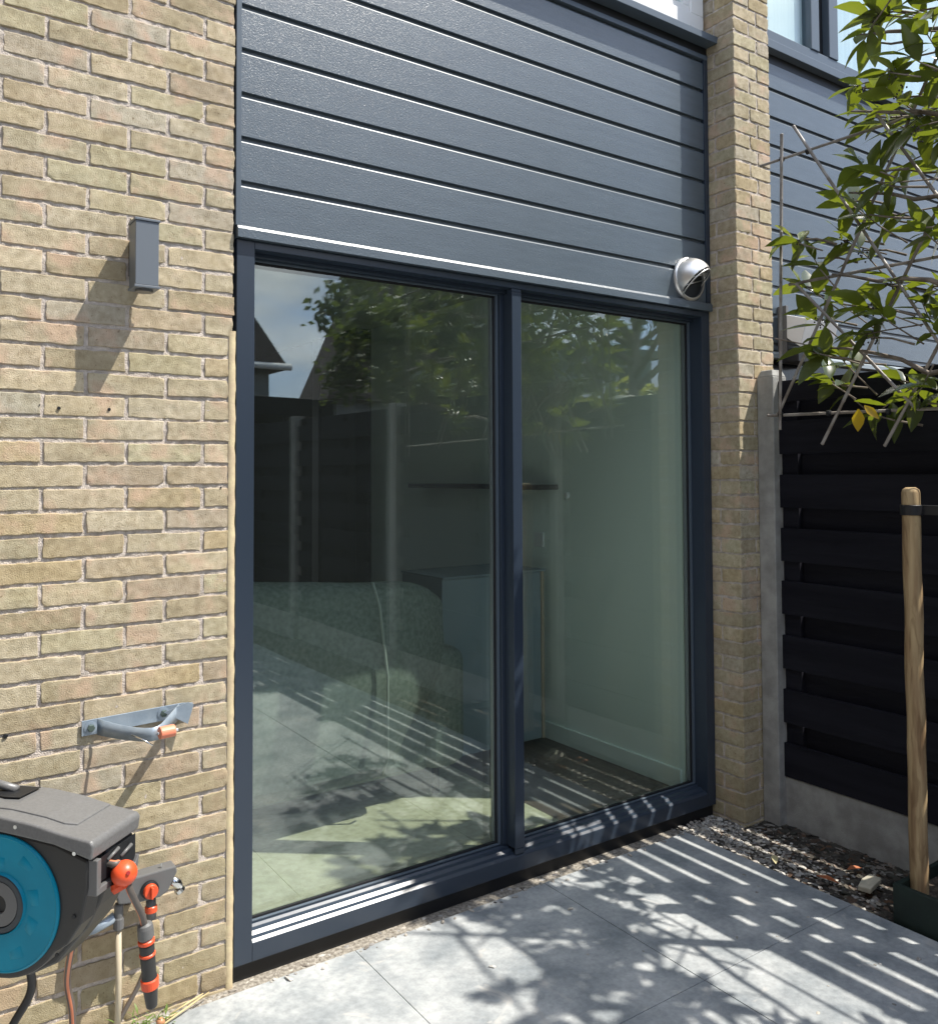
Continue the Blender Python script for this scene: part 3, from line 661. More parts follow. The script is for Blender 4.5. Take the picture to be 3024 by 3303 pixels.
for c in VIS:
    if c[2] < 1.80: dv = Vector((0, .3, -.6))+rvec()*.4
    else: dv = Vector((random.uniform(-.5, .3), random.uniform(.2, .9), random.uniform(-.1, .8)))
    cluster(c, dv, random.choice([5, 6, 6]), random.uniform(.11, .145))
    if random.random() < .2 and c[2] > 1.9: cluster(Vector(c)+Vector((random.uniform(-.03, .1), random.uniform(-.07, .03), random.uniform(-.08, .05))), rvec()+Vector((0, .3, .2)), 6, random.uniform(.09, .12))
for _ in range(60):
    c = (random.gauss(2.14, .08), random.uniform(-2.3, -1.10), random.triangular(1.82, 3.4, 2.1))
    cluster(c, Vector((random.uniform(-.7, .5), random.uniform(-.8, .8), random.uniform(-.2, .8))), random.choice([7, 8, 9]), random.uniform(.09, .12))
for _ in range(7):
    c = (random.gauss(2.14, .08), random.uniform(-1.1, -.75), random.uniform(3.2, 3.5))
    cluster(c, Vector((random.uniform(-.6, .4), random.uniform(-.2, .8), random.uniform(0, .9))), 8, random.uniform(.09, .12))
# trunk and limbs
trk = MB(); trk.tube([TR+Vector((0, 0, 0)), TR+Vector((.01, .01, .7)), TR+Vector((-.005, 0, 1.4)), TR+Vector((0, .01, 1.8)), TR+Vector((.01, 0, 3.4))], [.034, .028, .025, .022, .008], n=12)
trk.build('trunk', M_bark, tree, smooth=True)
lim = MB()
for (z, s_) in [(1.82, 1), (2.1, 1), (2.4, 1), (2.7, 1), (3.0, 1), (1.82, -1), (2.15, -1), (2.45, -1), (2.8, -1), (3.1, -1)]:
    p0 = TR+Vector((0, 0, z)); L = random.uniform(.55, .70) if s_ > 0 else .9
    pts_ = [p0+Vector((.02*noise.noise((k*.9, z, s_)), s_*L*k/7, .20*k/7+.05*noise.noise((k, z*3, 1)))) for k in range(8)]
    lim.tube(pts_, [.013-.0013*k for k in range(8)], n=8)
    for k in range(2, 8):
        for q in range(1 if s_ < 0 else 0):
            e = pts_[k]+Vector((random.uniform(-.12, .1), random.uniform(-.06, .1)*s_, random.uniform(-.05, .2)))
            lim.tube([pts_[k], (pts_[k]+e)*.5+rvec()*.01, e], [.005, .0035, .002], n=6)
for c in VIS:      # twigs join each leaf tuft to the nearest limb
    c = Vector(c); q = c+Vector((.05, -.16, -.05))
    lim.tube([c+Vector((0, -.02, -.01)), (c+q)*.5+rvec()*.015, q], [.003, .004, .005], n=6)
lim.add(twigs.v, twigs.f)
lim.build('limb', M_bark, tree, smooth=True)
crown.build('crown', M_leaf, tree, smooth=True)
yl = MB()
leaf(yl, Vector((2.12, -.765, 1.765)), Vector((0, .05, -1)), Vector((-1, -.6, 0)), .085, .045, .05)
leaf(yl, Vector((2.10, -.80, 1.775)), Vector((0, -.75, -.7)), Vector((-1, -.6, .3)), .075, .03, .1)
yl.build('yellow_leaf', M_leafy, tree, smooth=True, label='two yellowing leaves hanging under the crown')
for c in random.sample(VIS, 16)+[(2.1, -.95, 2.93), (2.1, -1.0, 2.72)]:
    for _ in range(14):
        q = Vector(c)+Vector((random.gauss(0, .011), random.gauss(-.03, .013), random.gauss(-.015, .012))); berries.lathe([(.0005, -.004), (.0032, -.002), (.0032, .002), (.0005, .004)], q, (0, 0, 1), n=7)
berries.build('berries', M_berry, tree, smooth=True)['kind'] = 'stuff'

tl = thing('cane_trellis', 'lattice of thin bamboo canes tied behind the espalier leaves', 'trellis', (2.15, -.9, 1.7))
CANES = [((2.15, -.435, 2.925), (2.15, -.404, 1.706)), ((2.165, -.339, 1.766), (2.165, -2.45, 1.72)), ((2.165, -.322, 2.831), (2.165, -2.45, 2.80)),
         ((2.14, -.499, 2.935), (2.14, -1.17, 1.78)), ((2.155, -.591, 1.641), (2.155, -1.42, 3.10)), ((2.155, -.393, 1.769), (2.155, -1.1, 3.06)),
         ((2.155, -.845, 1.626), (2.155, -1.7, 3.1)), ((2.14, -.498, 2.289), (2.14, -.961, 1.763)), ((2.14, -.85, 2.86), (2.14, -1.5, 1.75)), ((2.14, -1.3, 2.9), (2.14, -2.0, 1.7)),
         ((2.155, -1.2, 1.65), (2.155, -2.1, 3.1)), ((2.15, -2.4, 2.95), (2.15, -2.4, 1.65)), ((2.165, -.45, 2.3), (2.165, -2.4, 2.26))]
for a, b in CANES:
    a = Vector(a); b = Vector(b); n = 9; pp = []; rad = []
    for k in range(n+1):
        q = a.lerp(b, k/n); pp += [q-(b-a).normalized()*.003+Vector((0, .002*noise.noise((k, a.z, 0)), 0)), q, q+(b-a).normalized()*.003]; rad += [.0062, .0075, .0062]
    MB().tube(pp, [r_*random.uniform(.95, 1.05) for r_ in rad], n=8).build('cane', M_bamboo, tl, smooth=True)
for (y, z) in [(-.404, 1.766), (-.62, 1.76), (-.86, 1.75), (-.43, 2.826), (-.55, 2.82)]:
    MB().lathe([(.006, -.008), (.012, -.006), (.012, .006), (.006, .008)], (2.157, y, z), (0, 1, 0), n=10).build('cane_tie', M_rubber, tl)

# stake, tie, planter
st = thing('tree_stake', 'round peeled wooden stake with a black rubber tie near its top', 'stake', (2.065, -.985, .05))
nn = 26; pts_ = [(2.065+.004*noise.noise((k*.3, 1, 1)), -.985+.004*noise.noise((k*.3, 5, 1)), .02+k*(1.455-.02)/nn) for k in range(nn+1)]
rad = [.0300+.0014*noise.noise((k*.5, 9, 2)) for k in range(nn+1)]
pts_ += [(2.065, -.985, 1.466), (2.065, -.985, 1.474)]; rad += [.027, .016]
MB().tube(pts_, rad, n=20).build('pole', M_stake, st, smooth=True)
mb = MB(); mb.lathe([(.0335, -.018), (.0365, -.016), (.0365, .016), (.0335, .018)], (2.065, -.985, 1.395), (0, 0, 1), n=28)
mb.box(2.075, 2.12, -1.32, -1.0, 1.379, 1.411)
mb.build('rubber_tie', M_rubber, st)
pl = thing('tree_planter', 'low dark green plastic planter box of soil around the stake foot', 'planter', (2.15, -1.25, 0))
mb = MB(); PXa, PXb, PYa, PYb, PH = 1.965, 2.33, -1.62, -.945, .125
mb.box(PXa, PXa+.018, PYa, PYb, -.03, PH).box(PXb-.018, PXb, PYa, PYb, -.03, PH).box(PXa+.018, PXb-.018, PYb-.018, PYb, -.03, PH-.001).box(PXa+.018, PXb-.018, PYa, PYa+.018, -.03, PH-.001)
mb.build('box_wall', M_planter, pl, bevel=.003)
MB().box(PXa+.018, PXb-.018, PYa+.018, PYb-.018, -.02, .085).build('soil_fill', M_soil, pl)
mb = MB(); mb.prism([(-.036, -.030), (.030, -.036), (.040, .020), (.006, .034), (-.034, .026)], lambda a, b, t: Vector((2.10+a, -.78+b*.9, .012+t+a*.35-b*.15)), 0, .020)
tag(mb.build('pale_stone', mat('pale_stone', (.50, .46, .36), rough=.9, col2=(.36, .34, .27), nscale=30, bump=.5, bscale=120), bevel=.004), 'pale flat stone lying in the mulch beside the planter', 'stone')
for (x, y, r_, c, lb) in [(2.02, -.62, .055, (.30, .09, .03), 'reddish brown dead leaf on the mulch nearest the stake'), (2.16, -.66, .05, (.36, .12, .05), 'rust coloured dead leaf on the mulch close to the fence'), (2.04, -.42, .045, (.45, .40, .22), 'pale yellowish dead leaf on the gravel near the house')]:
    lf = MB(); leaf(lf, Vector((x, y, .012)), Vector((random.uniform(-1, 1), random.uniform(-1, 1), .05)), Vector((0, 0, 1)), r_*1.5, r_*.6, .12, .35)
    tag(lf.build('dead_leaf', mat('dead_leaf', c, rough=.6), smooth=True), lb, 'leaf', 'dead leaves on the planting strip')

# ================================================================== WALL LAMP
lp = thing('wall_lamp', 'anthracite rectangular up and down wall lamp on the yellow brick wall', 'wall lamp', (-.293, 0, 2.15))
MB().box(-.325, -.262, -.107, -.036, 2.058, 2.238).build('housing', M_lampcol, lp, bevel=.0015)
MB().box(-.328, -.259, -.110, -.033, 2.2385, 2.2455).build('top_cap', M_lampcol, lp, bevel=.001)
MB().box(-.328, -.259, -.110, -.033, 2.0505, 2.0575).build('bottom_cap', M_lampcol, lp, bevel=.001)
MB().lathe([(.024, 0), (.024, .006)], (-.293, -.072, 2.050), (0, 0, -1), n=24).build('lens', M_grayp, lp)
MB().box(-.318, -.268, -.036, .002, 2.10, 2.20).build('mount', M_black, lp, bevel=.001)

# ================================================================== VENT (stainless ball vent)
vt = thing('wall_vent', 'round stainless steel ball shaped vent hood at the end of the cladding', 'vent', (2.105, 0, 2.38))
vc = Vector((2.066, -.003, 2.393)); vr = .091
MB().lathe([(vr+.006, 0), (vr+.007, .012), (vr-.004, .018), (vr-.006, .018)], vc, OUT, n=48, cap=False).build('rim', M_steel, vt, smooth=True)
mb = MB(); nl, nt_ = 120, 64
# dome, opening cut by an inclined plane facing down and outwards
pn = Vector((.36, -.60, -.71)).normalized()
for i in range(nt_+1):
    for k in range(nl):
        a = i/nt_*math.pi/2; ph = 2*math.pi*k/nl
        q = Vector((math.cos(ph)*math.cos(a)*vr, -math.sin(a)*vr*1.05-.014, math.sin(ph)*math.cos(a)*vr)); mb.v.append(tuple(vc+q))
for i in range(nt_):
    for k in range(nl):
        ids = (i*nl+k, i*nl+(k+1) % nl, (i+1)*nl+(k+1) % nl, (i+1)*nl+k)
        cc = sum((Vector(mb.v[t]) for t in ids), Vector())/4-vc
        if cc.dot(pn) < .036: mb.f.append(ids); mb.m.append(0)
hood = mb.build('hood', M_steel, vt, smooth=True)
sol = hood.modifiers.new('solid', 'SOLIDIFY'); sol.thickness = .002
mb = MB()
e1 = pn.cross(Vector((1, 0, 0))).normalized(); e2 = pn.cross(e1)
rc = math.sqrt(vr*vr-.036**2)
mb.tube([vc+Vector((0, -.014, 0))+pn*.036+(e1*math.cos(t*math.pi/16)+e2*math.sin(t*math.pi/16))*rc*1.0 for t in range(33)], .003, n=8, cap=False)
for s_ in (-.5, 0, .5):
    h = math.sqrt(1-s_*s_)*rc*.95; c1 = vc+Vector((0, -.010, 0))+pn*.026+e1*rc*s_
    mb.tube([c1-e2*h, c1+e2*h], .003, n=6)
mb.build('louvre', M_steel, vt, smooth=True)
MB().lathe([(vr*.93, 0), (vr*.93, .003)], vc+Vector((0, -.003, 0)), OUT, n=32).build('duct_opening', M_black, vt)

# ================================================================== GUIDE BRACKET ON THE WALL
bk = thing('hose_guide_bracket', 'zinc guide bracket with salmon roller screwed to the bricks above the hose reel', 'bracket', (-.29, 0, .82))
def zl(x): return .833+(x+.427)*.004/.28
MB().prism([(-.432, .812), (-.432, .854), (-.160, .862), (-.128, .858), (-.142, .822)], lambda x, z, t: Vector((x, t, z)), -.0035, -.008).build('back_plate', M_zinc, bk, bevel=.001)
# bowed strap: left foot -> apex -> right foot, thin vertical sheet
AP = Vector((-.268, -.150, .822))
path = []
A_ = Vector((-.392, -.008, .832)); B_ = Vector((-.168, -.008, .838))
for k in range(15):
    t = k/14
    if t < .55: s_ = t/.55; p = A_.lerp(AP, s_)+Vector((0, 0, -.006*math.sin(s_*math.pi)))
    else: s_ = (t-.55)/.45; p = AP.lerp(B_, s_)
    if .45 < t < .65: p.y += .012*(1-abs(t-.55)/.1)
    path.append((p, .022-.004*math.sin(t*math.pi)))
mb = MB()
for p, hh in path: mb.v += [tuple(p+Vector((0, 0, -hh))), tuple(p+Vector((0, 0, hh)))]
for k in range(len(path)-1): mb.f.append((2*k, 2*k+2, 2*k+3, 2*k+1)); mb.m.append(0)
o = mb.build('strap', M_zinc, bk, smooth=True); so = o.modifiers.new('solid', 'SOLIDIFY'); so.thickness = .0025
MB().lathe([(.004, 0), (.016, .001), (.0165, .004), (.0165, .038), (.016, .041), (.004, .042)], AP+Vector((.004, -.004, .006)), (1, .12, 0), n=24).build('roller', M_salmon, bk, smooth=False)
MB().tube([AP+Vector((.0, -.004, .006)), AP+Vector((.055, 0, .006))], .0045, n=10).build('pin', M_chrome, bk)
MB().tube([AP+Vector((-.055, .045, .0)), AP+Vector((-.035, .012, -.008)), AP+Vector((-.012, -.004, -.024))], .0022, n=6).build('spring_clip', M_chrome, bk, smooth=True)
MB().prism([(-.215, .846), (-.150, .868), (-.134, .860), (-.150, .805)], lambda x, z, t: Vector((x, t-.15*(x+.215), z)), -.020, -.022).build('side_wing', M_zinc, bk)
for x, z in ((-.409, .833), (-.213, .841)):
    s_ = MB().lathe([(.017, 0), (.017, .002), (.0115, .003)], (x, -.0085, z), OUT, n=24).build('washer', M_zinc, bk)
    MB().lathe([(.0105, 0), (.0105, .006), (.008, .007)], (x, -.0105, z), OUT, n=6).build('bolt', mat('green_zinc', (.12, .16, .14), rough=.4, metal=.6), bk)

# ================================================================== HOSE REEL
th_ = R(47); HH = Vector((-.658, -.32, .555)); LL = Vector((math.cos(th_), -math.sin(th_), 0)); NN = Vector((-math.sin(th_), -math.cos(th_), 0))
def Q(l, n, z): return HH+LL*l+NN*n+Vector((0, 0, z))
reel = thing('hose_reel', 'dark grey wall mounted hose reel with teal side disc and orange hose stop ball', 'hose reel', (HH.x, HH.y, 0))
body = []
for k in range(0, 19):       # lower round belly from right to left
    a = -R(20)-R(140)*k/18; body.append((.171*math.cos(a)*1.0, .171*math.sin(a)))
poly = [(.224, .112), (.224, .050), (.205, -.030), (.172, -.078)]+[q for q in body if q[0] < .15]+[(-.19, .02), (-.20, .12), (-.15, .155), (-.005, .160), (.065, .152), (.143, .142)]
MB().prism(poly, lambda l, z, t: Q(l, t, z), 0, -.055).build('front_housing', M_reel, reel, bevel=.006)
poly2 = [(.232, .114), (.232, .046), (.205, -.02), (.175, -.075), (.10, -.16), (.03, -.195), (-.08, -.19), (-.16, -.13), (-.20, .02), (-.205, .14), (.02, .158)]
bodyb = MB().prism(poly2, lambda l, z, t: Q(l, t, z), -.057, -.165).build('rear_housing', M_reel, reel, bevel=.012, seg=3)
# outlet mouth (dark hole in the end face)
mouth = MB(); mouth.prism([(-.020, .110), (-.020, .058), (-.152, .052), (-.158, .062), (-.158, .112)], lambda n, z, t: Q(t, n, z), .236, .2375)
mouth.build('outlet', M_black, reel)
mr = MB()
mr.prism([(-.004, .113), (-.020, .113), (-.020, .050), (-.004, .046)], lambda n, z, t: Q(t, n, z), .220, .244)
mr.prism([(-.004, .050), (-.150, .046), (-.162, .060), (-.166, .060), (-.160, .034), (-.004, .034)], lambda n, z, t: Q(t, n, z), .215, .244)
mr.build('outlet_rim', M_grayp, reel, bevel=.002)
for k, (n0, z0) in enumerate([(-.05, .095), (-.10, .082)]):
    MB().tube([Q(.238, n0, z0), Q(.243, n0-.035, z0+.014)], .004, n=8).build('guide_finger', M_grayp, reel, smooth=True)
# lid: arched shell
lid = MB()
lp_ = [(-.235, .150), (-.12, .166), (-.005, .162), (.065, .154), (.143, .144), (.238, .117)]
lt_ = [(.243, .150), (.236, .160), (.166, .170), (.09, .186), (0, .197), (-.10, .198), (-.225, .186), (-.24, .17)]
lid.prism(lp_+lt_, lambda l, z, t: Q(l, t, z), .010, -.172)
lidb = lid.build('lid', M_lid, reel, bevel=.011, seg=4)
pz = MB()
def top_z(l):
    pr_ = [(-.24, .17), (-.225, .186), (-.10, .198), (0, .197), (.09, .186), (.166, .170), (.236, .160)]
    for (a, za), (b, zb) in zip(pr_[:-1], pr_[1:]):
        if l <= b: return za+(zb-za)*(l-a)/(b-a)
    return .16
segs = 14; n0, n1 = -.030, -.165
for k in range(segs+1):
    l = -.18+(.165+.18)*k/segs; z = top_z(l)
    ne = n0-(.012 if k == segs else 0)
    pz.v += [tuple(Q(l, ne, z-.004)), tuple(Q(l, ne, z+.0035)), tuple(Q(l, n1, z+.0035)), tuple(Q(l, n1, z-.004))]
for k in range(segs):
    for j in range(4): a = 4*k+j; b = 4*k+(j+1) % 4; pz.f.append((a, b, b+4, a+4)); pz.m.append(0)
pz.f.append((0, 1, 2, 3)); pz.m.append(0); e_ = 4*segs; pz.f.append((e_+3, e_+2, e_+1, e_)); pz.m.append(0)
pz.build('raised_cover', M_lid, lidb, bevel=.002)
hs = MB(); hs.prism([(-.19, -.115), (-.055, -.075), (-.020, -.080), (-.018, -.150), (-.19, -.162)], lambda l, n, t: Q(l, n, top_z(l)+t), .0075, .0088)
hs.build('handle_recess', M_black, lidb)
MB().tube([Q(-.18, -.125, .214), Q(-.12, -.125, .216), Q(-.065, -.125, .206)], .010, n=10).build('handle', M_lid, lidb, smooth=True)
# teal disc and hub
disc = MB().lathe([(.155, 0), (.155, .004), (.151, .008), (.148, .0065), (.070, .004), (.067, .010), (.067, 0)], Q(0, .0005, 0), NN, n=96).build('side_disc', M_teal, reel, smooth=False)
for k in range(9):         # moulded bosses on the disc
    a = 2*math.pi*k/9+.25; r1 = .090+.022*(k % 2)
    c = Q(math.cos(a)*r1, 0, math.sin(a)*r1); t1 = (LL*-math.sin(a)+Vector((0, 0, math.cos(a)))); ra = (LL*math.cos(a)+Vector((0, 0, math.sin(a))))
    MB().add([c-t1*.017-ra*.008+NN*.0050, c+t1*.017-ra*.012+NN*.0050, c+t1*.012+ra*.014+NN*.0095, c-t1*.019+ra*.010+NN*.0075, c-t1*.02-ra*.012+NN*.003, c+t1*.02-ra*.016+NN*.003, c+t1*.018+ra*.020+NN*.003, c-t1*.024+ra*.015+NN*.003],
             [(0, 1, 2, 3), (0, 4, 5, 1), (1, 5, 6, 2), (2, 6, 7, 3), (3, 7, 4, 0)]).build('boss', M_teal, disc, smooth=True)
hub = MB().lathe([(.066, 0), (.066, .007), (.063, .009), (.053, .009), (.052, .004), (.050, .004)], Q(0, .001, 0), NN, n=64, cap=False).build('hub', mat('hub_dark', (.025, .035, .045), rough=.4), reel)
MB().lathe([(.0515, .004), (.050, .008), (.022, .009), (.021, .0)], Q(0, .001, 0), NN, n=48, cap=False).build('hub_plate', M_grayp, hub)
MB().lathe([(.0215, 0), (.0215, .0015)], Q(0, .001, 0), NN, n=32).build('hub_hole', M_black, hub)
for (l, z) in [(.197, .132), (.045, .178), (.190, -.012), (.149, -.100)]:
    MB().lathe([(.0045, 0), (.0045, .0025)], Q(l, .010 if z > .1 else .001, z), NN, n=12).build('screw', M_chrome if z > .1 else M_black, reel)
# hose stop ball
bc = Vector((-.425, -.470, .615))
bl = MB().lathe([(.0285*math.sin(math.pi*k/14)+.0004, -.0285*math.cos(math.pi*k/14)) for k in range(15)], bc, (.35, -.45, -1), n=28).build('stop_ball', M_orange, reel, smooth=True)
MB().lathe([(.0045, 0), (.0045, .002)], bc+Vector((.002, -.0275, .010)), (0.05, -.9, .35), n=12).build('ball_hole', mat('dark_red', (.25, .01, .01), rough=.5), bl)
MB().lathe([(.018, -.010), (.021, 0), (.018, .010)], bc+Vector((-.008, .004, -.028)), (.35, -.45, -1), n=20).build('ball_collar', M_orange, bl)
# hose out of the mouth, through the ball, down to the nozzle
def bez(ps, n=16):
    ps = [Vector(p) for p in ps]; out = []
    for i in range(len(ps)-1):
        p0 = ps[max(i-1, 0)]; p1 = ps[i]; p2 = ps[i+1]; p3 = ps[min(i+2, len(ps)-1)]
        for k in range(n):
            t = k/n; out.append(.5*((2*p1)+(p2-p0)*t+(2*p0-5*p1+4*p2-p3)*t*t+(3*p1-p0-3*p2+p3)*t**3))
    out.append(ps[-1]); return out
def hose(name, pts, r_, parent, cols, n=16, stripe=2):
    P_ = bez(pts, 10); m = MB(); m.tube(P_, r_, n=n)
    # stripes: side quads of chosen columns get the second material
    for i in range((len(P_)-1)*n):
        if (i % n) in stripe_set: m.m[i] = 1
    return m.build(name, cols, parent, smooth=True)
M_hoseg = mat('hose_grey', (.10, .085, .075), rough=.5); M_hoseo = mat('hose_orange', (.62, .20, .10), rough=.45)
stripe_set = {3, 4, 7, 8, 11, 12}
hose('hose', [Q(.20, -.06, .085), Q(.25, -.055, .085), bc+Vector((-.01, .01, .02)), bc, bc+Vector((.012, -.004, -.04)), (-.400, -.462, .545), (-.380, -.448, .50), (-.372, -.438, .470)], .0078, reel, [M_hoseg, M_hoseo])
# nozzle hanging on the hose end
nz_top = Vector((-.370, -.436, .473)); nz_ax = Vector((.020, .010, -.200)).normalized()
nzz = MB().lathe([(.010, 0), (.0165, .004), (.0185, .012), (.0185, .034), (.016, .040)], nz_top, nz_ax, n=28).build('nozzle_collar', M_grayp, reel, smooth=False)
MB().lathe([(.0165, .040), (.0190, .042), (.0190, .049), (.0165, .051)], nz_top, nz_ax, n=28).build('nozzle_ring', M_orange, reel)
MB().lathe([(.0160, .051), (.0170, .054), (.0170, .070), (.0165, .073)], nz_top, nz_ax, n=28).build('nozzle_grip', M_reel, reel)
MB().lathe([(.0165, .073), (.0185, .075), (.0185, .079), (.0165, .081)], nz_top, nz_ax, n=28).build('nozzle_ring', M_orange, reel)
MB().lathe([(.0165, .081), (.0172, .085), (.0165, .125), (.0180, .135)], nz_top, nz_ax, n=28).build('nozzle_body', M_reel, reel)
MB().lathe([(.0180, .135), (.0205, .138), (.0200, .158), (.0180, .160)], nz_top, nz_ax, n=28).build('nozzle_ring', M_orange, reel)
MB().lathe([(.0175, .160), (.0160, .172), (.0130, .205), (.0110, .208)], nz_top, nz_ax, n=28).build('nozzle_tip', M_reel, reel)
# wall bracket arm of the reel
MB().box(-.62, -.50, -.022, .0, .40, .60).build('wall_plate', M_reel, reel, bevel=.003)
MB().tube([(-.56, -.012, .43), (-.57, -.10, .43), Q(0, -.12, -.16)], .012, n=12).build('swivel_arm', M_grayp, reel, smooth=True)
MB().tube([(-.56, -.012, .57), (-.565, -.08, .60), Q(-.02, -.165, .10)], .012, n=12).build('swivel_arm', M_grayp, reel, smooth=True)
MB().tube([(-.445, -.015, .285), (-.405, -.06, .305), (-.355, -.07, .33)], [.012, .010, .014], n=12).build('drain_clip', M_zinc, reel, smooth=True)

# supply hoses and pipe
cb = MB(); cb.tube(bez([Q(-.02, -.10, -.16), (-.575, -.20, .28), (-.61, -.17, .19), (-.66, -.13, .08), (-.72, -.10, .01)], 8), .010, n=14)
tag(cb.build('black_hose', M_rubber, smooth=True), 'thick glossy black hose running down left under the reel', 'hose')
h2 = hose('orange_hose', [Q(.10, -.12, -.13), (-.487, -.155, .25), (-.470, -.125, .15), (-.462, -.10, .05), (-.458, -.09, -.01)], .0085, None, [M_hoseg, M_hoseo])
tag(h2, 'orange and grey striped hose dropping from under the reel to the ground', 'hose')
h3 = hose('brown_hose', [(-.268, -.075, .33), (-.262, -.07, .27), (-.262, -.065, .20), (-.285, -.06, .13), (-.325, -.065, .07), (-.37, -.075, .01)], .0065, None, [M_hoseg, mat('hose_brown', (.16, .11, .08), rough=.5)])
tag(h3, 'thin brown hose curving from the tap down to the soil', 'hose')
tap = thing('garden_tap', 'dark grey wall tap with red turn knob and chrome spout', 'tap', (-.27, 0, .38))
MB().prism([(-.362, .415), (-.345, .432), (-.200, .436), (-.196, .420), (-.222, .372), (-.242, .362), (-.300, .362), (-.352, .372)], lambda x, z, t: Vector((x, t, z)), -.050, -.098).build('body', M_grayp, tap, bevel=.004)
MB().lathe([(.024, 0), (.024, .008), (.020, .010)], (-.272, -.098, .392), OUT, n=28).build('knob_ring', M_black, tap)
kn = MB().lathe([(.019, 0), (.019, .010), (.017, .013)], (-.272, -.108, .392), OUT, n=28).build('knob', M_orange, tap)
MB().box(-.275, -.269, -.132, -.119, .376, .408).build('knob_grip', M_orange, kn, bevel=.002)
MB().tube([(-.212, -.074, .395), (-.190, -.074, .378), (-.178, -.074, .352)], [.013, .014, .010], n=14).build('spout', M_chrome, tap, smooth=True)
MB().lathe([(.014, 0), (.015, .010), (.011, .014)], (-.186, -.074, .362), (.5, 0, -.8), n=16).build('spout_ring', M_chrome, tap)
MB().tube([(-.262, -.074, .363), (-.260, -.074, .30)], .0135, n=16).build('outlet_neck', M_grayp, tap, smooth=True)
MB().lathe([(.0145, 0), (.0165, .002), (.0165, .016), (.0145, .018)], (-.261, -.074, .336), (0, 0, -1), n=20).build('outlet_ring', M_orange, tap)
MB().tube([(-.28, 0, .395), (-.28, -.052, .395)], .016, n=14).build('wall_flange', M_chrome, tap, smooth=True)
MB().tube([(-.236, -.082, .436), (-.236, -.082, .448)], .003, n=8).build('valve_pin', M_chrome, tap)
pp_ = thing('water_pipe', 'straight cream plastic water pipe rising from the soil to the tap', 'pipe', (-.347, -.075, 0))
MB().tube([(-.347, -.075, -.03), (-.345, -.075, .16), (-.346, -.075, .305)], .0080, n=14).build('pipe', M_pipe, pp_, smooth=True)
MB().lathe([(.011, 0), (.014, .004), (.014, .03), (.012, .034), (.012, .066), (.010, .07)], (-.346, -.075, .296), (0, 0, 1), n=14).build('coupling', M_grayp, pp_)

# weed and straw at the wall foot
wd = MB()
for _ in range(90):
    b_ = Vector((random.gauss(-.27, .03), random.gauss(-.055, .012), -.01)); dv = Vector((random.uniform(-1, 1), random.uniform(-.9, .4), random.uniform(.2, 1.4)))
    leaf(wd, b_+dv.normalized()*random.uniform(0, .05), dv, Vector((0, 0, 1)), random.uniform(.012, .032), random.uniform(.003, .008), .4)
tag(wd.build('weed', M_weed, smooth=True), 'small pale green weed growing at the wall foot under the nozzle', 'weed')
tag(MB().lathe([(.0005, -.011), (.008, -.008), (.013, 0), (.009, .008), (.0005, .012)], (-.236, -.085, .016), (.3, .2, 1), n=16).build('snail_shell', mat('shell', (.45, .22, .11), rough=.4), smooth=True), 'tiny orange brown snail shell beside the weed on the tile edge', 'shell')
sm = MB()
for (a, b) in [((-.26, -.10, .006), (-.08, -.02, .012)), ((-.20, -.055, .010), (-.10, -.03, .02)), ((-.28, -.085, .004), (-.18, -.05, .004))]: sm.tube([a, (Vector(a)+Vector(b))*.5+Vector((0, -.006, .004)), b], [.002, .003, .0015], n=6)
tag(sm.build('dry_stalk', M_straw, smooth=True), 'dry straw coloured stalks lying along the foot of the brick wall', 'stalk')

# ================================================================== THE GARDEN BEHIND THE CAMERA (mirrored in the glass)
def gable_house(name, x0, x1, y0, y1, eave, ridge, wmat, label, axis='y', over=.35, gut=True):
    h = thing(name, label, 'house', ((x0+x1)/2, (y0+y1)/2, 0), None)
    MB().box(x0, x1, y0, y1, -.06, eave).build('wall', wmat, h)
    xm = (x0+x1)/2; o_ = over; s_ = (ridge-eave)/((x1-x0)/2)
    p = [(x0-o_, eave-o_*s_*.35), (xm, ridge), (x1+o_, eave-o_*s_*.35), (x1+o_, eave-o_*s_*.35+.16), (xm, ridge+.2), (x0-o_, eave-o_*s_*.35+.16)]
    rf = MB().prism([(x0-o_, eave-.05), (x1+o_, eave-.05), (xm, ridge)], lambda a, b, t: Vector((a, t, b)), y0-.2, y1+.25).build('roof', M_roof, h)
    if gut: MB().tube([(x0-o_, y1+.32, eave-.02), (x1+o_, y1+.32, eave-.02)], .07, n=10).build('gutter', M_white, h, smooth=True)
    return h
hA = gable_house('gable_house', -2.2, 5.75, -19, -14, 3.75, 9.3, M_hwall, 'house with steep brown tiled roof mirrored at the far left of the door glass')
hB = gable_house('brown_house', 7.75, 13.6, -16.2, -15, 3.3, 10.2, M_hwall, 'brown roofed house mirrored behind the foliage in the left pane', gut=False)
hC = thing('flat_roof_house', 'green grey flat roofed house with white windows mirrored in the right pane', 'house', (15.5, -15, 0))
MB().box(14.0, 17.0, -19, -14, -.06, 4.7).build('wall', M_hwall2, hC); MB().box(13.8, 17.3, -19.2, -13.75, 4.7, 4.9).build('roof', mat('roof_edge', (.10, .12, .11), rough=.8), hC)
for x in (14.3, 15.6):
    f_ = MB(); x1_ = x+.85
    f_.box(x, x1_, -13.998, -13.95, 3.55, 3.63).box(x, x1_, -13.998, -13.95, 4.42, 4.5).box(x, x+.08, -13.998, -13.95, 3.63, 4.42).box(x1_-.08, x1_, -13.998, -13.95, 3.63, 4.42)
    wf = f_.build('window', M_white, hC); MB().box(x+.08, x1_-.08, -13.99, -13.97, 3.63, 4.42).build('pane', M_black, wf)
pg = thing('pergola', 'black flat roofed garden shed mirrored low in the left pane', 'shed', (2.8, -8, 0))
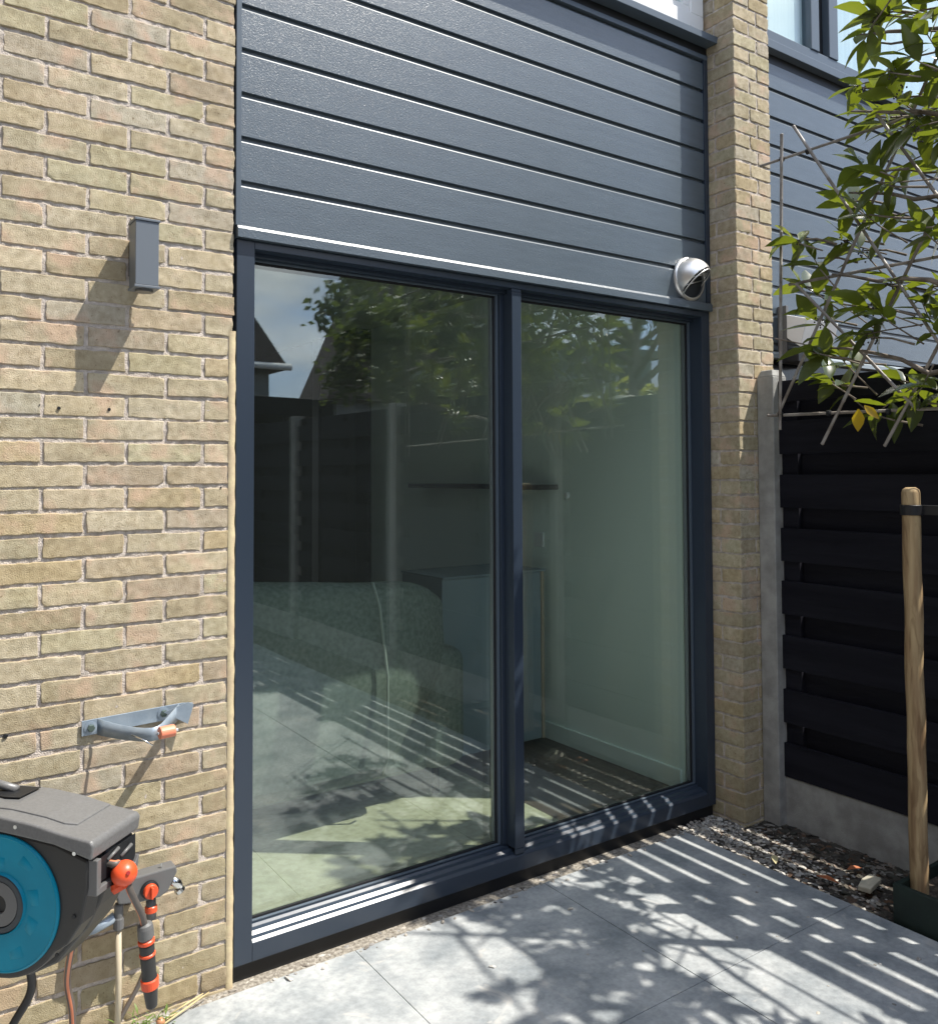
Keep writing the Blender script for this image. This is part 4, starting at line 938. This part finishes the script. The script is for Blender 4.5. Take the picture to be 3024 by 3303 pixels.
MB().box(-.5, 4.3, -9.6, -8.0, 2.32, 2.56).build('roof', M_fence, pg, bevel=.01)
for x in (-.4, 2.0, 3.6, 4.15): MB().box(x, x+.1, -8.15, -8.05, -.05, 2.32).build('post', M_fence, pg)
MB().box(-.5, 4.3, -9.6, -9.5, -.05, 2.32).build('back_wall', M_fence, pg)
def garden_tree(name, x, y, trunk_h, r_, hgt, m, label, cat='tree', nleaf=5200, tr=.13, lean=(0, 0), lsz=.16, group='trees mirrored in the door glass'):
    t_ = thing(name, label, cat, (x, y, 0), group)
    tk = MB(); top = Vector((x+lean[0], y+lean[1], trunk_h+hgt*.55))
    tk.tube([Vector((x, y, -.06)), Vector((x+lean[0]*.3, y, trunk_h*.6)), Vector((x+lean[0]*.6, y+lean[1]*.5, trunk_h)), top], [tr, tr*.8, tr*.65, tr*.2], n=10)
    ends = []
    for k in range(11):
        a = random.uniform(0, 6.28); p0 = Vector((x+lean[0]*.6, y+lean[1]*.5, trunk_h))+Vector((0, 0, random.uniform(-.1, hgt*.5)))
        e = p0+Vector((math.cos(a)*r_*random.uniform(.5, .9), math.sin(a)*r_*random.uniform(.5, .9), random.uniform(.1, .5)*hgt)); ends.append(e)
        tk.tube([p0, p0.lerp(e, .5)+Vector((0, 0, .12)), e], [tr*.4, tr*.25, tr*.08], n=7)
    tk.build('trunk', M_bark, t_, smooth=True)
    lf = MB(); cl = []
    for k in range(46):
        v = rvec(); q = Vector((x+lean[0]*.7, y+lean[1]*.7, trunk_h+hgt*.5))+Vector((v.x*r_, v.y*r_, v.z*hgt*.52))*random.uniform(.45, 1); cl.append((q, random.uniform(.22, .45)*r_*.55))
    for e in ends: cl.append((e, .22*r_))
    for k in range(nleaf):
        c, rr_ = random.choice(cl); v = rvec()*rr_*random.uniform(.2, 1.1); p = c+v; d = rvec(); s_ = d.cross(rvec()).normalized(); L = random.uniform(.6, 1.2)*lsz; w2 = L*.28
        b = len(lf.v); lf.v += [tuple(p), tuple(p+d*L*.5+s_*w2), tuple(p+d*L), tuple(p+d*L*.5-s_*w2)]; lf.f.append((b, b+1, b+2, b+3)); lf.m.append(0)
    lf.build('crown', m, t_)
    return t_
garden_tree('garden_tree', 8.6, -6.6, 2.9, 2.3, 2.8, M_tree1, 'tall open garden tree mirrored at the top of the right pane', nleaf=1900, tr=.14, lean=(.2, 0), lsz=.2)
garden_tree('garden_tree', 5.0, -6.2, 2.0, 1.5, 2.4, M_tree1, 'leafy garden tree mirrored in the middle of the left pane', nleaf=9000, tr=.09, lsz=.125)
garden_tree('garden_tree', 3.7, -4.6, 2.1, .95, 1.7, M_tree1, 'bushy garden tree mirrored beside the mullion', nleaf=6000, tr=.07, lsz=.10)
garden_tree('garden_bush', 12.7, -10.4, 1.45, 1.35, 2.3, M_tree2, 'yellow green bush mirrored in front of the flat roofed house', 'bush', nleaf=6500, tr=.08, lsz=.16, group=None)
garden_tree('garden_bush', 10.9, -10.2, 1.0, 1.0, 2.0, M_tree2, 'smaller yellow green bush mirrored left of the large one', 'bush', nleaf=4500, tr=.08, lsz=.15, group=None)
# tall unseen block added on the left to keep skylight off the pier
blocker = thing('sky_blocker', 'unseen dark block added on the left to cut the skylight', 'light blocker', (-3.2, -3, 0))
MB().box(-4.2, -2.75, -7.6, -.02, -.06, 5.6).build('wall', mat('blocker_dark', (.09, .075, .06), rough=.95, col2=(.13, .11, .09), nscale=8), blocker)
MB().box(-4.25, -2.70, -7.65, .0, 5.6, 5.72).build('roof_edge', M_frame, blocker)
# rear garden fence closing the lawn
rf = thing('rear_fence', 'plain dark board fence closing the back of the garden', 'fence', (-2, -9.7, 0))
for k in range(9): MB().box(-7, 2.4, -9.8, -9.78, .0+k*.2, .19+k*.2).build('board', M_fence, rf)
for k in range(6): MB().box(-7+k*1.85, -6.9+k*1.85, -9.776, -9.70, -.05, 1.95).build('post', M_fence, rf)
